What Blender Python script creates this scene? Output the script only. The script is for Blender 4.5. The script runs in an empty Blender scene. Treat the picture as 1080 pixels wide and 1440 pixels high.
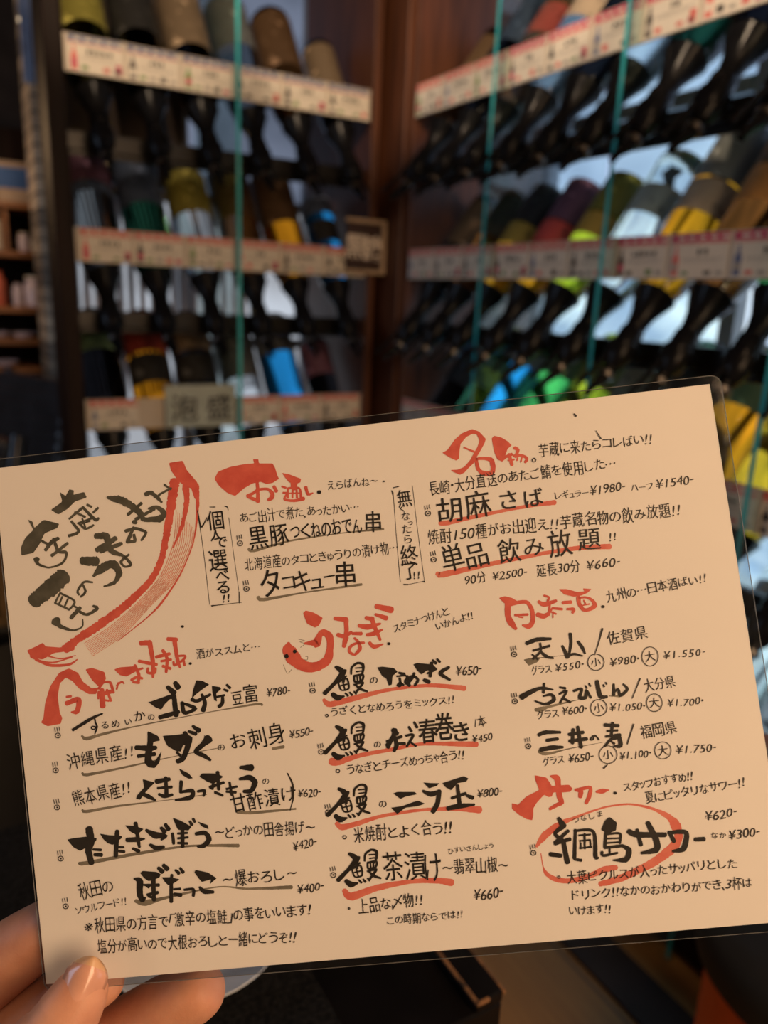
import bpy, bmesh, math, random
from mathutils import Vector, Matrix

C = bpy.context.scene.collection
scene = bpy.context.scene
R = random.Random(7)
EYE = Vector((0.0, 0.0, 1.155))
# camera axes in the room: right, down, forward (X runs along the left cabinet, Y along the right one)
CR = Vector((0.86973, -0.49175, 0.04180))
CD = Vector((-0.09633, -0.25222, -0.96286))
CF = Vector((0.48403, 0.83341, -0.26673))
FPX = 1085.0

# ---------------------------------------------------------------- camera
cd = bpy.data.cameras.new('camera')
cam = bpy.data.objects.new('camera', cd)
C.objects.link(cam)
m = Matrix.Identity(4)
for i, v in enumerate((CR, -CD, -CF)):
    for k in range(3):
        m[k][i] = v[k]
m.translation = EYE
cam.matrix_world = m
cd.sensor_fit = 'VERTICAL'
cd.sensor_height = 36.0
cd.lens = 36.0 * FPX / 1440.0
cd.clip_start = 0.01
cd.dof.use_dof = True
cd.dof.focus_distance = 0.317
cd.dof.aperture_fstop = 6.6
scene.camera = cam

# ---------------------------------------------------------------- light
world = bpy.data.worlds.new('world')
scene.world = world
world.use_nodes = True
bg = world.node_tree.nodes['Background']
bg.inputs[0].default_value = (0.9, 0.72, 0.55, 1)
bg.inputs[1].default_value = 0.05


def lamp(name, kind, loc, target, energy, color, size=0.1, spot=None, blend=0.5):
    d = bpy.data.lights.new(name, kind)
    d.energy = energy
    d.color = color
    if kind == 'AREA':
        d.size = size
    else:
        d.shadow_soft_size = size
    if spot:
        d.spot_size = math.radians(spot)
        d.spot_blend = blend
    o = bpy.data.objects.new(name, d)
    C.objects.link(o)
    o.location = loc
    o.rotation_euler = (Vector(target) - Vector(loc)).to_track_quat('-Z', 'Y').to_euler()
    return o


WARM = (1.0, 0.645, 0.375)
lamp('pendant_lamp', 'AREA', (0.45, -1.10, 1.52), (0.20, 0.25, 1.02), 21.0, WARM, 0.8)
lamp('ceiling_lamp', 'AREA', (0.35, -0.45, 2.45), (0.15, 0.35, 0.9), 6, WARM, 0.35)
lamp('hand_fill_light', 'POINT', (-0.80, -0.02, 0.80), (0, 0, 0), 2.6, WARM, 0.12)  # added fill that brightens the hand and the menu's lower left corner
for sx, sy, tx, ty, en in ((0.20, 0.95, 0.42, 1.90, 34), (0.45, 0.95, 0.92, 1.86, 37), (0.20, 0.85, 1.05, 1.40, 46), (0.25, 0.45, 1.07, 0.92, 54)):
    lamp('track_spotlight', 'SPOT', (sx, sy, 2.10), (tx, ty, 1.80), en, (1.0, 0.74, 0.50), 0.03, 33, 0.55)
lamp('daylight_from_the_street', 'AREA', (-2.4, 1.6, 1.9), (0.2, 2.4, 0.9), 16, (0.55, 0.72, 1.0), 1.2)
lamp('shelf_lamp', 'POINT', (-0.25, 2.95, 1.62), (0, 3, 0), 8, (1.0, 0.62, 0.32), 0.05)
scene.view_settings.view_transform = 'Standard'
scene.view_settings.look = 'None'
scene.view_settings.gamma = 1.0
scene.view_settings.exposure = 0.0
scene.view_settings.use_curve_mapping = False


# ---------------------------------------------------------------- materials
def nodes(name):
    mt = bpy.data.materials.new(name)
    mt.use_nodes = True
    nt = mt.node_tree
    return mt, nt, nt.nodes['Principled BSDF']


def mat(name, col, rough=0.5, metal=0.0, trans=0.0, var=0.0, scale=20.0, coat=0.0, bump=0.0, stretch=None, col2=None, ior=1.45, lo=0.35, hi=0.65):
    mt, nt, b = nodes(name)
    b.inputs['Base Color'].default_value = (*col, 1)
    b.inputs['Roughness'].default_value = rough
    b.inputs['Metallic'].default_value = metal
    b.inputs['Transmission Weight'].default_value = trans
    b.inputs['IOR'].default_value = ior
    b.inputs['Coat Weight'].default_value = coat
    if var > 0 or bump > 0 or col2:
        tc = nt.nodes.new('ShaderNodeTexCoord')
        mp = nt.nodes.new('ShaderNodeMapping')
        nz = nt.nodes.new('ShaderNodeTexNoise')
        nz.inputs['Scale'].default_value = scale
        nz.inputs['Detail'].default_value = 6
        if stretch:
            mp.inputs['Scale'].default_value = stretch
        nt.links.new(tc.outputs['Object'], mp.inputs[0])
        nt.links.new(mp.outputs[0], nz.inputs['Vector'])
        if var > 0 or col2:
            rp = nt.nodes.new('ShaderNodeValToRGB')
            c2 = col2 or tuple(min(1, c * (1 + var)) for c in col)
            c1 = col if col2 else tuple(c * (1 - var) for c in col)
            rp.color_ramp.elements[0].color = (*c1, 1)
            rp.color_ramp.elements[1].color = (*c2, 1)
            rp.color_ramp.elements[0].position = lo
            rp.color_ramp.elements[1].position = hi
            nt.links.new(nz.outputs['Fac'], rp.inputs[0])
            nt.links.new(rp.outputs[0], b.inputs['Base Color'])
        if bump > 0:
            bp = nt.nodes.new('ShaderNodeBump')
            bp.inputs['Strength'].default_value = bump
            bp.inputs['Distance'].default_value = 0.002
            nt.links.new(nz.outputs['Fac'], bp.inputs['Height'])
            nt.links.new(bp.outputs[0], b.inputs['Normal'])
    return mt


def emit(name, col, strength, col2=None, scale=3.0, stretch=(1, 1, 1), lo=0.35, hi=0.65):
    mt = bpy.data.materials.new(name)
    mt.use_nodes = True
    nt = mt.node_tree
    nt.nodes.clear()
    out = nt.nodes.new('ShaderNodeOutputMaterial')
    e = nt.nodes.new('ShaderNodeEmission')
    e.inputs[0].default_value = (*col, 1)
    e.inputs[1].default_value = strength
    nt.links.new(e.outputs[0], out.inputs[0])
    if col2:
        tc = nt.nodes.new('ShaderNodeTexCoord')
        mp = nt.nodes.new('ShaderNodeMapping')
        mp.inputs['Scale'].default_value = stretch
        nz = nt.nodes.new('ShaderNodeTexNoise')
        nz.inputs['Scale'].default_value = scale
        rp = nt.nodes.new('ShaderNodeValToRGB')
        rp.color_ramp.elements[0].color = (*col, 1)
        rp.color_ramp.elements[1].color = (*col2, 1)
        rp.color_ramp.elements[0].position = lo
        rp.color_ramp.elements[1].position = hi
        nt.links.new(tc.outputs['Object'], mp.inputs[0])
        nt.links.new(mp.outputs[0], nz.inputs['Vector'])
        nt.links.new(nz.outputs['Fac'], rp.inputs[0])
        nt.links.new(rp.outputs[0], e.inputs[0])
    return mt


def sheet_glass(name, tint, refl=0.06, rough=0.02):
    mt = bpy.data.materials.new(name)
    mt.use_nodes = True
    nt = mt.node_tree
    nt.nodes.clear()
    out = nt.nodes.new('ShaderNodeOutputMaterial')
    mx = nt.nodes.new('ShaderNodeMixShader')
    t = nt.nodes.new('ShaderNodeBsdfTransparent')
    g = nt.nodes.new('ShaderNodeBsdfGlossy')
    f = nt.nodes.new('ShaderNodeLayerWeight')      # the same from both sides of the sheet
    pw = nt.nodes.new('ShaderNodeMath'); pw.operation = 'POWER'; pw.inputs[1].default_value = 5.0
    ma = nt.nodes.new('ShaderNodeMath'); ma.operation = 'MULTIPLY_ADD'; ma.inputs[1].default_value = 0.7; ma.inputs[2].default_value = refl
    nt.links.new(f.outputs['Facing'], pw.inputs[0]); nt.links.new(pw.outputs[0], ma.inputs[0])
    t.inputs[0].default_value = (*tint, 1)
    g.inputs['Roughness'].default_value = rough
    nt.links.new(ma.outputs[0], mx.inputs[0])
    nt.links.new(t.outputs[0], mx.inputs[1])
    nt.links.new(g.outputs[0], mx.inputs[2])
    nt.links.new(mx.outputs[0], out.inputs[0])
    return mt


# ---------------------------------------------------------------- mesh helpers
class MB:
    def __init__(s):
        s.v, s.f, s.mi = [], [], []

    def add(s, vs, fs, mi=0):
        o = len(s.v)
        s.v += [tuple(v) for v in vs]
        s.f += [tuple(o + i for i in f) for f in fs]
        s.mi += [mi] * len(fs)

    def box(s, a, b, mi=0):
        (x0, y0, z0), (x1, y1, z1) = a, b
        vs = [(x0, y0, z0), (x1, y0, z0), (x1, y1, z0), (x0, y1, z0), (x0, y0, z1), (x1, y0, z1), (x1, y1, z1), (x0, y1, z1)]
        s.add(vs, [(3, 2, 1, 0), (4, 5, 6, 7), (0, 1, 5, 4), (1, 2, 6, 5), (2, 3, 7, 6), (3, 0, 4, 7)], mi)

    def obox(s, c, ax, ay, az, hx, hy, hz, mi=0):
        c, ax, ay, az = map(Vector, (c, ax, ay, az))
        vs = [c + ax * (i * hx) + ay * (j * hy) + az * (k * hz) for k in (-1, 1) for i, j in ((-1, -1), (1, -1), (1, 1), (-1, 1))]
        s.add(vs, [(3, 2, 1, 0), (4, 5, 6, 7), (0, 1, 5, 4), (1, 2, 6, 5), (2, 3, 7, 6), (3, 0, 4, 7)], mi)

    def lathe(s, prof, n=24, mi=0, c=(0, 0, 0), axis=(0, 0, 1), arc=None, cap=True):
        c, az = Vector(c), Vector(axis).normalized()
        ax = az.orthogonal().normalized() if abs(az.z) < 0.999 else Vector((1, 0, 0))
        ay = az.cross(ax)
        full = arc is None
        a0, a1 = (0, 2 * math.pi) if full else arc
        cnt = n if full else n + 1
        vs, fs = [], []
        for (r, h) in prof:
            for k in range(cnt):
                t = a0 + (a1 - a0) * k / n
                vs.append(c + az * h + ax * (r * math.cos(t)) + ay * (r * math.sin(t)))
        for i in range(len(prof) - 1):
            for k in range(n):
                k2 = (k + 1) % cnt
                fs.append((i * cnt + k, i * cnt + k2, (i + 1) * cnt + k2, (i + 1) * cnt + k))
        if full and cap:
            fs.append(tuple(range(cnt - 1, -1, -1)))
            L = (len(prof) - 1) * cnt
            fs.append(tuple(range(L, L + cnt)))
        s.add(vs, fs, mi)

    def tube(s, pts, rad, n=10, mi=0):
        pts = [Vector(p) for p in pts]
        rs = rad if isinstance(rad, (list, tuple)) else [rad] * len(pts)
        vs, fs = [], []
        up = None
        for i, p in enumerate(pts):
            d = (pts[min(i + 1, len(pts) - 1)] - pts[max(i - 1, 0)]).normalized()
            if up is None:
                up = d.orthogonal().normalized()
            up = (up - d * up.dot(d)).normalized()
            sd = d.cross(up)
            for k in range(n):
                t = 2 * math.pi * k / n
                vs.append(p + up * (rs[i] * math.cos(t)) + sd * (rs[i] * math.sin(t)))
        for i in range(len(pts) - 1):
            for k in range(n):
                fs.append((i * n + k, i * n + (k + 1) % n, (i + 1) * n + (k + 1) % n, (i + 1) * n + k))
        fs.append(tuple(range(n - 1, -1, -1)))
        fs.append(tuple(range((len(pts) - 1) * n, len(pts) * n)))
        s.add(vs, fs, mi)

    def ball(s, c, r, n=12, mi=0, sc=(1, 1, 1)):
        prof = [(max(1e-5, r * math.sin(math.pi * i / n)), -r * math.cos(math.pi * i / n)) for i in range(n + 1)]
        o = len(s.v)
        s.lathe(prof, n * 2, mi, (0, 0, 0))
        for i in range(o, len(s.v)):
            v = s.v[i]
            s.v[i] = (v[0] * sc[0] + c[0], v[1] * sc[1] + c[1], v[2] * sc[2] + c[2])

    def build(s, name, mats, parent=None, smooth=False, bevel=0.0, angle=40):
        me = bpy.data.meshes.new(name)
        me.from_pydata(s.v, [], s.f)
        for mm in (mats if isinstance(mats, (list, tuple)) else [mats]):
            me.materials.append(mm)
        me.polygons.foreach_set('material_index', s.mi)
        me.update()
        if smooth:
            me.polygons.foreach_set('use_smooth', [True] * len(me.polygons))
            me.set_sharp_from_angle(angle=math.radians(angle))
        o = bpy.data.objects.new(name, me)
        C.objects.link(o)
        if parent:
            o.parent = parent
        if bevel:
            b = o.modifiers.new('bevel', 'BEVEL')
            b.width = bevel
            b.segments = 2
            b.limit_method = 'ANGLE'
        return o


def tag(o, label=None, cat=None, group=None, kind=None):
    if label:
        o['label'] = label
    if cat:
        o['category'] = cat
    if group:
        o['group'] = group
    if kind:
        o['kind'] = kind
    return o


def empty(name, loc=(0, 0, 0), mtx=None):
    o = bpy.data.objects.new(name, None)
    C.objects.link(o)
    o.empty_display_size = 0.02
    if mtx:
        o.matrix_world = mtx
    else:
        o.location = loc
    return o


def copy_tree(o, parent=None):
    c = o.copy()
    C.objects.link(c)
    if parent:
        c.parent = parent
    for ch in [x for x in o.children]:
        copy_tree(ch, c)
    return c


def frame(x, z, loc):
    x, z = Vector(x).normalized(), Vector(z).normalized()
    y = z.cross(x)
    mm = Matrix.Identity(4)
    for i, v in enumerate((x, y, z)):
        for k in range(3):
            mm[k][i] = v[k]
    mm.translation = Vector(loc)
    return mm


ORD = ['first', 'second', 'third', 'fourth', 'fifth', 'sixth', 'seventh', 'eighth', 'ninth', 'tenth', 'eleventh', 'twelfth']

# ================================================================ the room
M_floor = None


def plank_mat():
    mt, nt, b = nodes('floor_planks')
    tc = nt.nodes.new('ShaderNodeTexCoord')
    br = nt.nodes.new('ShaderNodeTexBrick')
    mp = nt.nodes.new('ShaderNodeMapping')
    mp.inputs['Rotation'].default_value = (0, 0, math.radians(90))
    br.inputs['Scale'].default_value = 1.0
    br.inputs['Brick Width'].default_value = 4.5
    br.inputs['Row Height'].default_value = 0.30
    br.inputs['Mortar Size'].default_value = 0.004
    br.inputs['Color1'].default_value = (0.40, 0.20, 0.05, 1)
    br.inputs['Color2'].default_value = (0.30, 0.145, 0.036, 1)
    br.inputs['Mortar'].default_value = (0.12, 0.06, 0.018, 1)
    nz = nt.nodes.new('ShaderNodeTexNoise')
    nz.inputs['Scale'].default_value = 8
    mp2 = nt.nodes.new('ShaderNodeMapping')
    mp2.inputs['Scale'].default_value = (12, 0.8, 1)
    mx = nt.nodes.new('ShaderNodeMixRGB')
    mx.blend_type = 'MULTIPLY'
    mx.inputs[0].default_value = 0.7
    rp = nt.nodes.new('ShaderNodeValToRGB')
    rp.color_ramp.elements[0].color = (0.4, 0.35, 0.3, 1)
    nt.links.new(tc.outputs['Object'], mp.inputs[0])
    nt.links.new(tc.outputs['Object'], mp2.inputs[0])
    nt.links.new(mp.outputs[0], br.inputs['Vector'])
    nt.links.new(mp2.outputs[0], nz.inputs['Vector'])
    nt.links.new(nz.outputs['Fac'], rp.inputs[0])
    nt.links.new(br.outputs['Color'], mx.inputs[1])
    nt.links.new(rp.outputs[0], mx.inputs[2])
    nt.links.new(mx.outputs[0], b.inputs['Base Color'])
    b.inputs['Roughness'].default_value = 0.65
    return mt


def stone_mat():
    mt, nt, b = nodes('stacked_stone')
    tc = nt.nodes.new('ShaderNodeTexCoord')
    br = nt.nodes.new('ShaderNodeTexBrick')
    mp = nt.nodes.new('ShaderNodeMapping')
    mp.inputs['Rotation'].default_value = (math.radians(90), 0, 0)
    br.inputs['Scale'].default_value = 1.0
    br.inputs['Brick Width'].default_value = 0.16
    br.inputs['Row Height'].default_value = 0.05
    br.inputs['Mortar Size'].default_value = 0.004
    br.inputs['Color1'].default_value = (0.42, 0.34, 0.25, 1)
    br.inputs['Color2'].default_value = (0.07, 0.06, 0.05, 1)
    br.inputs['Mortar'].default_value = (0.01, 0.01, 0.01, 1)
    nt.links.new(tc.outputs['Object'], mp.inputs[0])
    nt.links.new(mp.outputs[0], br.inputs['Vector'])
    nt.links.new(br.outputs['Color'], b.inputs['Base Color'])
    b.inputs['Roughness'].default_value = 0.6
    return mt


M_plank = plank_mat()
M_darkwood = mat('dark_stained_wood', (0.014, 0.007, 0.005), 0.55, var=0.4, scale=6, stretch=(6, 6, 0.5))
M_redwood = mat('red_brown_wood', (0.085, 0.028, 0.011), 0.5, var=0.35, scale=7, stretch=(8, 8, 0.6))
M_darkwood.node_tree.nodes['Principled BSDF'].inputs['Specular IOR Level'].default_value = 0.12
M_plaster = mat('dark_plaster', (0.05, 0.035, 0.028), 0.8, var=0.2, scale=8)
M_black = mat('black_plastic', (0.007, 0.007, 0.008), 0.24, var=0.2, scale=30)
M_black.node_tree.nodes['Principled BSDF'].inputs['Specular IOR Level'].default_value = 0.12
M_chrome = mat('chrome', (0.75, 0.72, 0.68), 0.15, metal=1.0, var=0.05)
M_alu = mat('grey_window_frame', (0.25, 0.27, 0.30), 0.4, var=0.1)
M_day = emit('daylit_upper_pane', (0.28, 0.37, 0.58), 1.15, (0.55, 0.70, 0.95), 1.4, (1, 1.5, 3.0), 0.38, 0.66)
M_day_low = emit('daylit_lower_pane', (0.34, 0.46, 0.66), 1.25, (0.85, 1.0, 1.12), 2.2, (1, 1.8, 3.2), 0.38, 0.60)
M_day_dim = emit('dim_upper_pane', (0.10, 0.12, 0.17), 1.0, (0.17, 0.20, 0.28), 2.0, (2.5, 1, 2.5), 0.40, 0.66)
M_day_white = emit('white_lower_pane', (0.36, 0.38, 0.42), 1.0, (0.55, 0.60, 0.68), 2.0, (2.5, 1, 2.5), 0.40, 0.66)
M_blind = mat('blind_slats', (0.55, 0.52, 0.55), 0.6, var=0.1)


def struct(mb, name, m, **k):
    return tag(mb.build(name, m, **k), kind='structure')


b = MB(); b.box((-3.0, -2.0, -0.05), (2.0, 6.0, 0.0)); struct(b, 'floor', M_plank)
b = MB(); b.box((-3.0, -2.0, 2.7), (2.0, 6.0, 2.75)); struct(b, 'ceiling', M_plaster)
b = MB(); b.box((-3.0, 4.6, 0), (2.0, 4.7, 2.7)); struct(b, 'wall_back', M_plaster)
# wall behind the right cabinet: solid below and above a long daylit window
RX, RY = 1.081, 1.79      # front plane of the right cabinet and its end at the corner
LY, LX = 1.904, 1.014     # the same for the left cabinet
BX = RX + 0.44
b = MB()
b.box((BX, -2.0, 0), (BX + 0.1, 1.95, 0.25)); b.box((BX, -2.0, 2.25), (BX + 0.1, 1.95, 2.7))
b.box((BX, 1.84, 0.25), (BX + 0.1, 1.95, 2.25))
struct(b, 'wall_right', M_plaster)
b = MB(); b.box((BX + 0.05, -2.0, 1.38), (BX + 0.06, 1.84, 2.25), 0); b.box((BX + 0.05, -2.0, 0.25), (BX + 0.06, 1.84, 1.38), 1); pane = struct(b, 'window_1', [M_day, M_day_low])
b = MB()
for y in (1.82, 1.16, 0.52, -0.1, -0.75, -1.4):
    b.box((BX + 0.01, y - 0.02, 0.25), (BX + 0.045, y + 0.02, 2.25))
for z in (0.27, 0.86, 1.40, 1.62, 2.23):
    b.box((BX + 0.012, -2.0, z - 0.016), (BX + 0.043, 1.84, z + 0.016))
f = b.build('window_frame', M_alu, pane)
# wall behind the left cabinet, its window starts lower and is half covered by a dark board
BY = LY + 0.44
b = MB()
b.box((0.33, BY, 0), (1.6, BY + 0.1, 0.45)); b.box((0.33, BY, 2.25), (1.6, BY + 0.1, 2.7))
b.box((0.33, BY, 1.43), (0.66, BY + 0.1, 2.25)); b.box((1.08, BY, 0.45), (1.6, BY + 0.1, 2.25))
struct(b, 'wall_left', M_plaster)
b = MB()
b.box((0.33, BY + 0.06, 1.42), (1.08, BY + 0.07, 2.25), 0); b.box((0.33, BY + 0.06, 0.45), (1.08, BY + 0.07, 1.42), 1); pane = struct(b, 'window_2', [M_day_dim, M_day_white])
b = MB()
for x in (0.345, 0.66, 1.06):
    b.box((x - 0.018, BY + 0.02, 0.45), (x + 0.018, BY + 0.055, 2.25))
for z in (0.47, 1.00, 1.41, 1.70):
    b.box((0.33, BY + 0.022, z - 0.015), (1.08, BY + 0.053, z + 0.015))
b.build('window_frame', M_alu, pane)
b = MB()
x = 0.345
while x < 0.84:
    b.obox((x, BY - 0.02, 1.12), (0.80, 0.60, 0), (-0.60, 0.80, 0), (0, 0, 1), 0.0125, 0.0006, 0.27)
    x += 0.03
b.box((0.30, BY - 0.035, 1.39), (0.86, BY - 0.005, 1.415))
tag(b.build('window_blind', M_blind), 'pale vertical blind hanging behind the bottles of the left cabinet', 'blind')
# the wooden corner between the two cabinets
b = MB(); b.box((RX - 0.012, RY + 0.032, 0), (BX, LY + 0.44, 2.7)); struct(b, 'trim_corner', M_redwood, bevel=0.004)
M_border = mat('dark_floor_border', (0.022, 0.012, 0.009), 0.8, var=0.3, scale=10)
b = MB(); b.box((0.915, -2.0, 0.0), (1.005, 1.80, 0.006)); struct(b, 'trim_floor', M_border)

# ================================================================ the two bottle cabinets
SB = [1.155 + 0.432, 1.155 + 0.052, 1.155 - 0.328, 1.155 - 0.708]   # lower edges of the four card rails
PITCH = 0.12
TILT = math.radians(35)
ROW = ['top row', 'second row', 'third row', 'bottom row']
M_fin = sheet_glass('clear_sheet_glass', (0.90, 0.965, 0.95), 0.06)
M_finedge = mat('teal_glass_edge', (0.05, 0.44, 0.47), 0.10, var=0.12, scale=8, coat=0.6)
M_rail = mat('black_rail', (0.012, 0.011, 0.011), 0.3, metal=0.3, var=0.2)


M_stripcard = mat('cream_card_strip', (0.50, 0.43, 0.34), 0.5, var=0.06, scale=20)


class Rack:
    def __init__(s, side):
        s.side = side
        if side == 'right':
            s.out, s.along, s.org = Vector((-1, 0, 0)), Vector((0, -1, 0)), Vector((RX, RY, 0))
        else:
            s.out, s.along, s.org = Vector((0, -1, 0)), Vector((-1, 0, 0)), Vector((LX, LY, 0))

    def P(s, u, v, z):     # u from the corner along the front, v into the wall
        return s.org + s.along * u - s.out * v + Vector((0, 0, z))

    def box(s, mb, u0, u1, v0, v1, z0, z1, mi=0):
        a, c = s.P(u0, v0, z0), s.P(u1, v1, z1)
        mb.box([min(a[i], c[i]) for i in range(3)], [max(a[i], c[i]) for i in range(3)], mi)


RR, RL = Rack('right'), Rack('left')


def cabinet(rk, length, fins, label):
    root = tag(empty('bottle_cabinet', rk.P(length / 2, 0.2, 0)), label, 'cabinet')

    def part(mb, name, m, **k):
        o = mb.build(name, m, **k)
        o.parent = root
        o.matrix_parent_inverse = Matrix.Translation(-root.location)
        return o
    b = MB(); rk.box(b, -0.030, -0.008, 0.0, 0.42, 0.02, 2.60); part(b, 'side_panel', M_redwood if rk.side == 'right' else M_redwood, bevel=0.002)
    b = MB(); rk.box(b, length + 0.006, length + 0.043, -0.03, 0.04, 0.0, 2.60); part(b, 'front_post', M_darkwood, bevel=0.004)
    b = MB(); rk.box(b, length - 0.006, length + 0.006, 0.04, 0.42, 0.02, 2.60); part(b, 'side_panel', M_darkwood)
    b = MB(); rk.box(b, -0.008, length + 0.004, 0.0, 0.42, 0.02, 0.12); part(b, 'base', M_darkwood)
    b = MB(); rk.box(b, -0.008, length + 0.004, 0.0, 0.42, 2.10, 2.20); part(b, 'top_panel', M_darkwood)
    for sb in SB:
        b = MB(); rk.box(b, 0, length, 0.0, 0.003, sb - 0.001, sb + 0.071); part(b, 'card_rail', M_stripcard)
        b = MB(); rk.box(b, -0.006, length, 0.035, 0.055, sb - 0.146, sb - 0.108)
        rk.box(b, -0.006, length, 0.040, 0.050, sb - 0.158, sb - 0.146)
        part(b, 'tap_rail', M_rail, bevel=0.002)
    for u in fins:
        b = MB()
        rk.box(b, u - 0.0045, u + 0.0045, -0.034, 0.30, 0.022, 2.09)
        # the sawn front edge of the sheet shows its green body colour
        o = part(b, 'glass_divider', [M_fin, M_finedge])
        for p in o.data.polygons:
            if p.normal.dot(rk.out) > 0.9:
                p.material_index = 1
    return root


cabinet(RR, 2.90, [0.36, 0.72, 1.08, 1.44, 1.80], 'open wooden cabinet of tilted bottles and pouring taps, right of the corner')
cabinet(RL, 0.725, [0.36], 'open wooden cabinet of tilted bottles and pouring taps, left of the corner')

# ---------------------------------------------------------------- bottles
BIG = [(0.0005, 0.006), (0.034, 0.003), (0.046, 0.0), (0.0525, 0.010), (0.0535, 0.022), (0.0535, 0.262), (0.051, 0.286), (0.043, 0.313), (0.031, 0.343), (0.0215, 0.368), (0.0175, 0.393), (0.0165, 0.428), (0.0165, 0.445)]
MID = [(0.0005, 0.006), (0.028, 0.003), (0.038, 0.0), (0.043, 0.008), (0.0435, 0.018), (0.0435, 0.225), (0.040, 0.247), (0.031, 0.272), (0.021, 0.297), (0.0165, 0.320), (0.0155, 0.358), (0.0155, 0.375)]
WIDE = [(0.0005, 0.006), (0.038, 0.003), (0.050, 0.0), (0.0525, 0.010), (0.053, 0.020), (0.053, 0.215), (0.051, 0.245), (0.046, 0.275), (0.032, 0.308), (0.021, 0.332), (0.0175, 0.350), (0.0165, 0.364), (0.0165, 0.405)]
STOUT = [(0.0005, 0.006), (0.032, 0.003), (0.043, 0.0), (0.048, 0.009), (0.049, 0.020), (0.049, 0.212), (0.046, 0.234), (0.036, 0.260), (0.024, 0.288), (0.0175, 0.313), (0.0165, 0.350), (0.0165, 0.375)]
SHAPES = {'stout': STOUT, 'big': BIG, 'mid': MID, 'wide': WIDE}
_gl = {}


def bottle_glass(col):
    if col not in _gl:
        _gl[col] = mat('bottle_glass', GLASS[col], 0.03, trans=1.0, ior=1.45)
        _gl[col].name = 'bottle_glass_' + col
    return _gl[col]


GLASS = {'clear': (0.86, 0.90, 0.92), 'smoke': (0.30, 0.33, 0.34), 'brown': (0.16, 0.055, 0.012), 'black': (0.015, 0.015, 0.018), 'green': (0.10, 0.62, 0.14),
         'olive': (0.30, 0.32, 0.05), 'blue': (0.03, 0.42, 0.95), 'amber': (0.80, 0.30, 0.012), 'yellow': (0.80, 0.48, 0.03), 'darkgreen': (0.02, 0.09, 0.05),
         'lime': (0.50, 0.58, 0.03), 'darkblue': (0.02, 0.06, 0.16)}
PAPER = {'kraft': (0.17, 0.125, 0.08), 'umber': (0.075, 0.042, 0.02), 'dusk': (0.10, 0.11, 0.115), 'maroon': (0.22, 0.03, 0.02), 'beige': (0.36, 0.28, 0.20), 'grey': (0.15, 0.165, 0.16), 'red': (0.52, 0.07, 0.06), 'olive': (0.20, 0.18, 0.035), 'gold': (0.42, 0.26, 0.05), 'orange': (0.45, 0.19, 0.05),
         'white': (0.40, 0.39, 0.38), 'purple': (0.13, 0.06, 0.10), 'brown': (0.13, 0.075, 0.035), 'navy': (0.05, 0.07, 0.12), 'green': (0.12, 0.20, 0.11), 'teal': (0.10, 0.26, 0.32), 'black': (0.02, 0.02, 0.02)}
_pl = {}


def label_paper(col):
    if col not in _pl:
        c = PAPER[col]
        dark = tuple(x * 0.25 for x in c) if sum(c) > 0.5 else tuple(min(1, x * 3 + 0.05) for x in c)
        _pl[col] = mat('label_' + col, c, 0.55, col2=dark, scale=38, lo=0.60, hi=0.66)
    return _pl[col]


_bm = {}


def bottle_mesh(shape):
    if shape not in _bm:
        b = MB(); b.lathe(SHAPES[shape], 32)
        o = b.build('glass_body', M_black, smooth=True, angle=60)
        _bm[shape] = o.data
        bpy.data.objects.remove(o)
    return _bm[shape]


def band_mesh(rad, h0, h1, arc):
    b = MB()
    a = math.radians(arc)
    for r, fl in ((rad + 0.0006, 0), (rad + 0.0001, 1)):
        b.lathe([(r, h0), (r, h1)], 24, 0, arc=(-a, a))
    return b


_lm = {}
NAMES_P = {'olive': 'olive green', 'gold': 'gold', 'navy': 'dark blue'}


def bottle(rk, row, i, shape, glass, bands, text):
    L = SHAPES[shape][-1][1]
    rad = max(r for r, h in SHAPES[shape])
    mouth = rk.P(PITCH * (i + 0.5), -0.015, SB[row] - 0.115)
    axis = rk.out * math.sin(TILT) + Vector((0, 0, -math.cos(TILT)))
    nrm = rk.out * math.cos(TILT) + Vector((0, 0, math.sin(TILT)))
    base = mouth - axis * L
    root = tag(empty('bottle', mtx=frame(nrm, axis, base)),
               "%s, %s from corner, %s cabinet's %s" % (text, ORD[i], rk.side, ROW[row]), 'bottle', 'upturned bottles in the cabinets')
    me = bottle_mesh(shape)
    g = bpy.data.objects.new('glass_body', me); C.objects.link(g); g.parent = root
    if not me.materials[0] or me.materials[0] != bottle_glass(glass):
        me2 = me.copy(); me2.materials[0] = bottle_glass(glass); g.data = me2
    for (col, h0, h1, arc) in bands:
        key = (shape, col, h0, h1, arc)
        if key not in _lm:
            o = band_mesh(rad, h0 * L, h1 * L, arc).build('paper_label', label_paper(col), smooth=True)
            _lm[key] = o.data; bpy.data.objects.remove(o)
        o = bpy.data.objects.new('paper_label', _lm[key]); C.objects.link(o); o.parent = root
    return root


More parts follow.
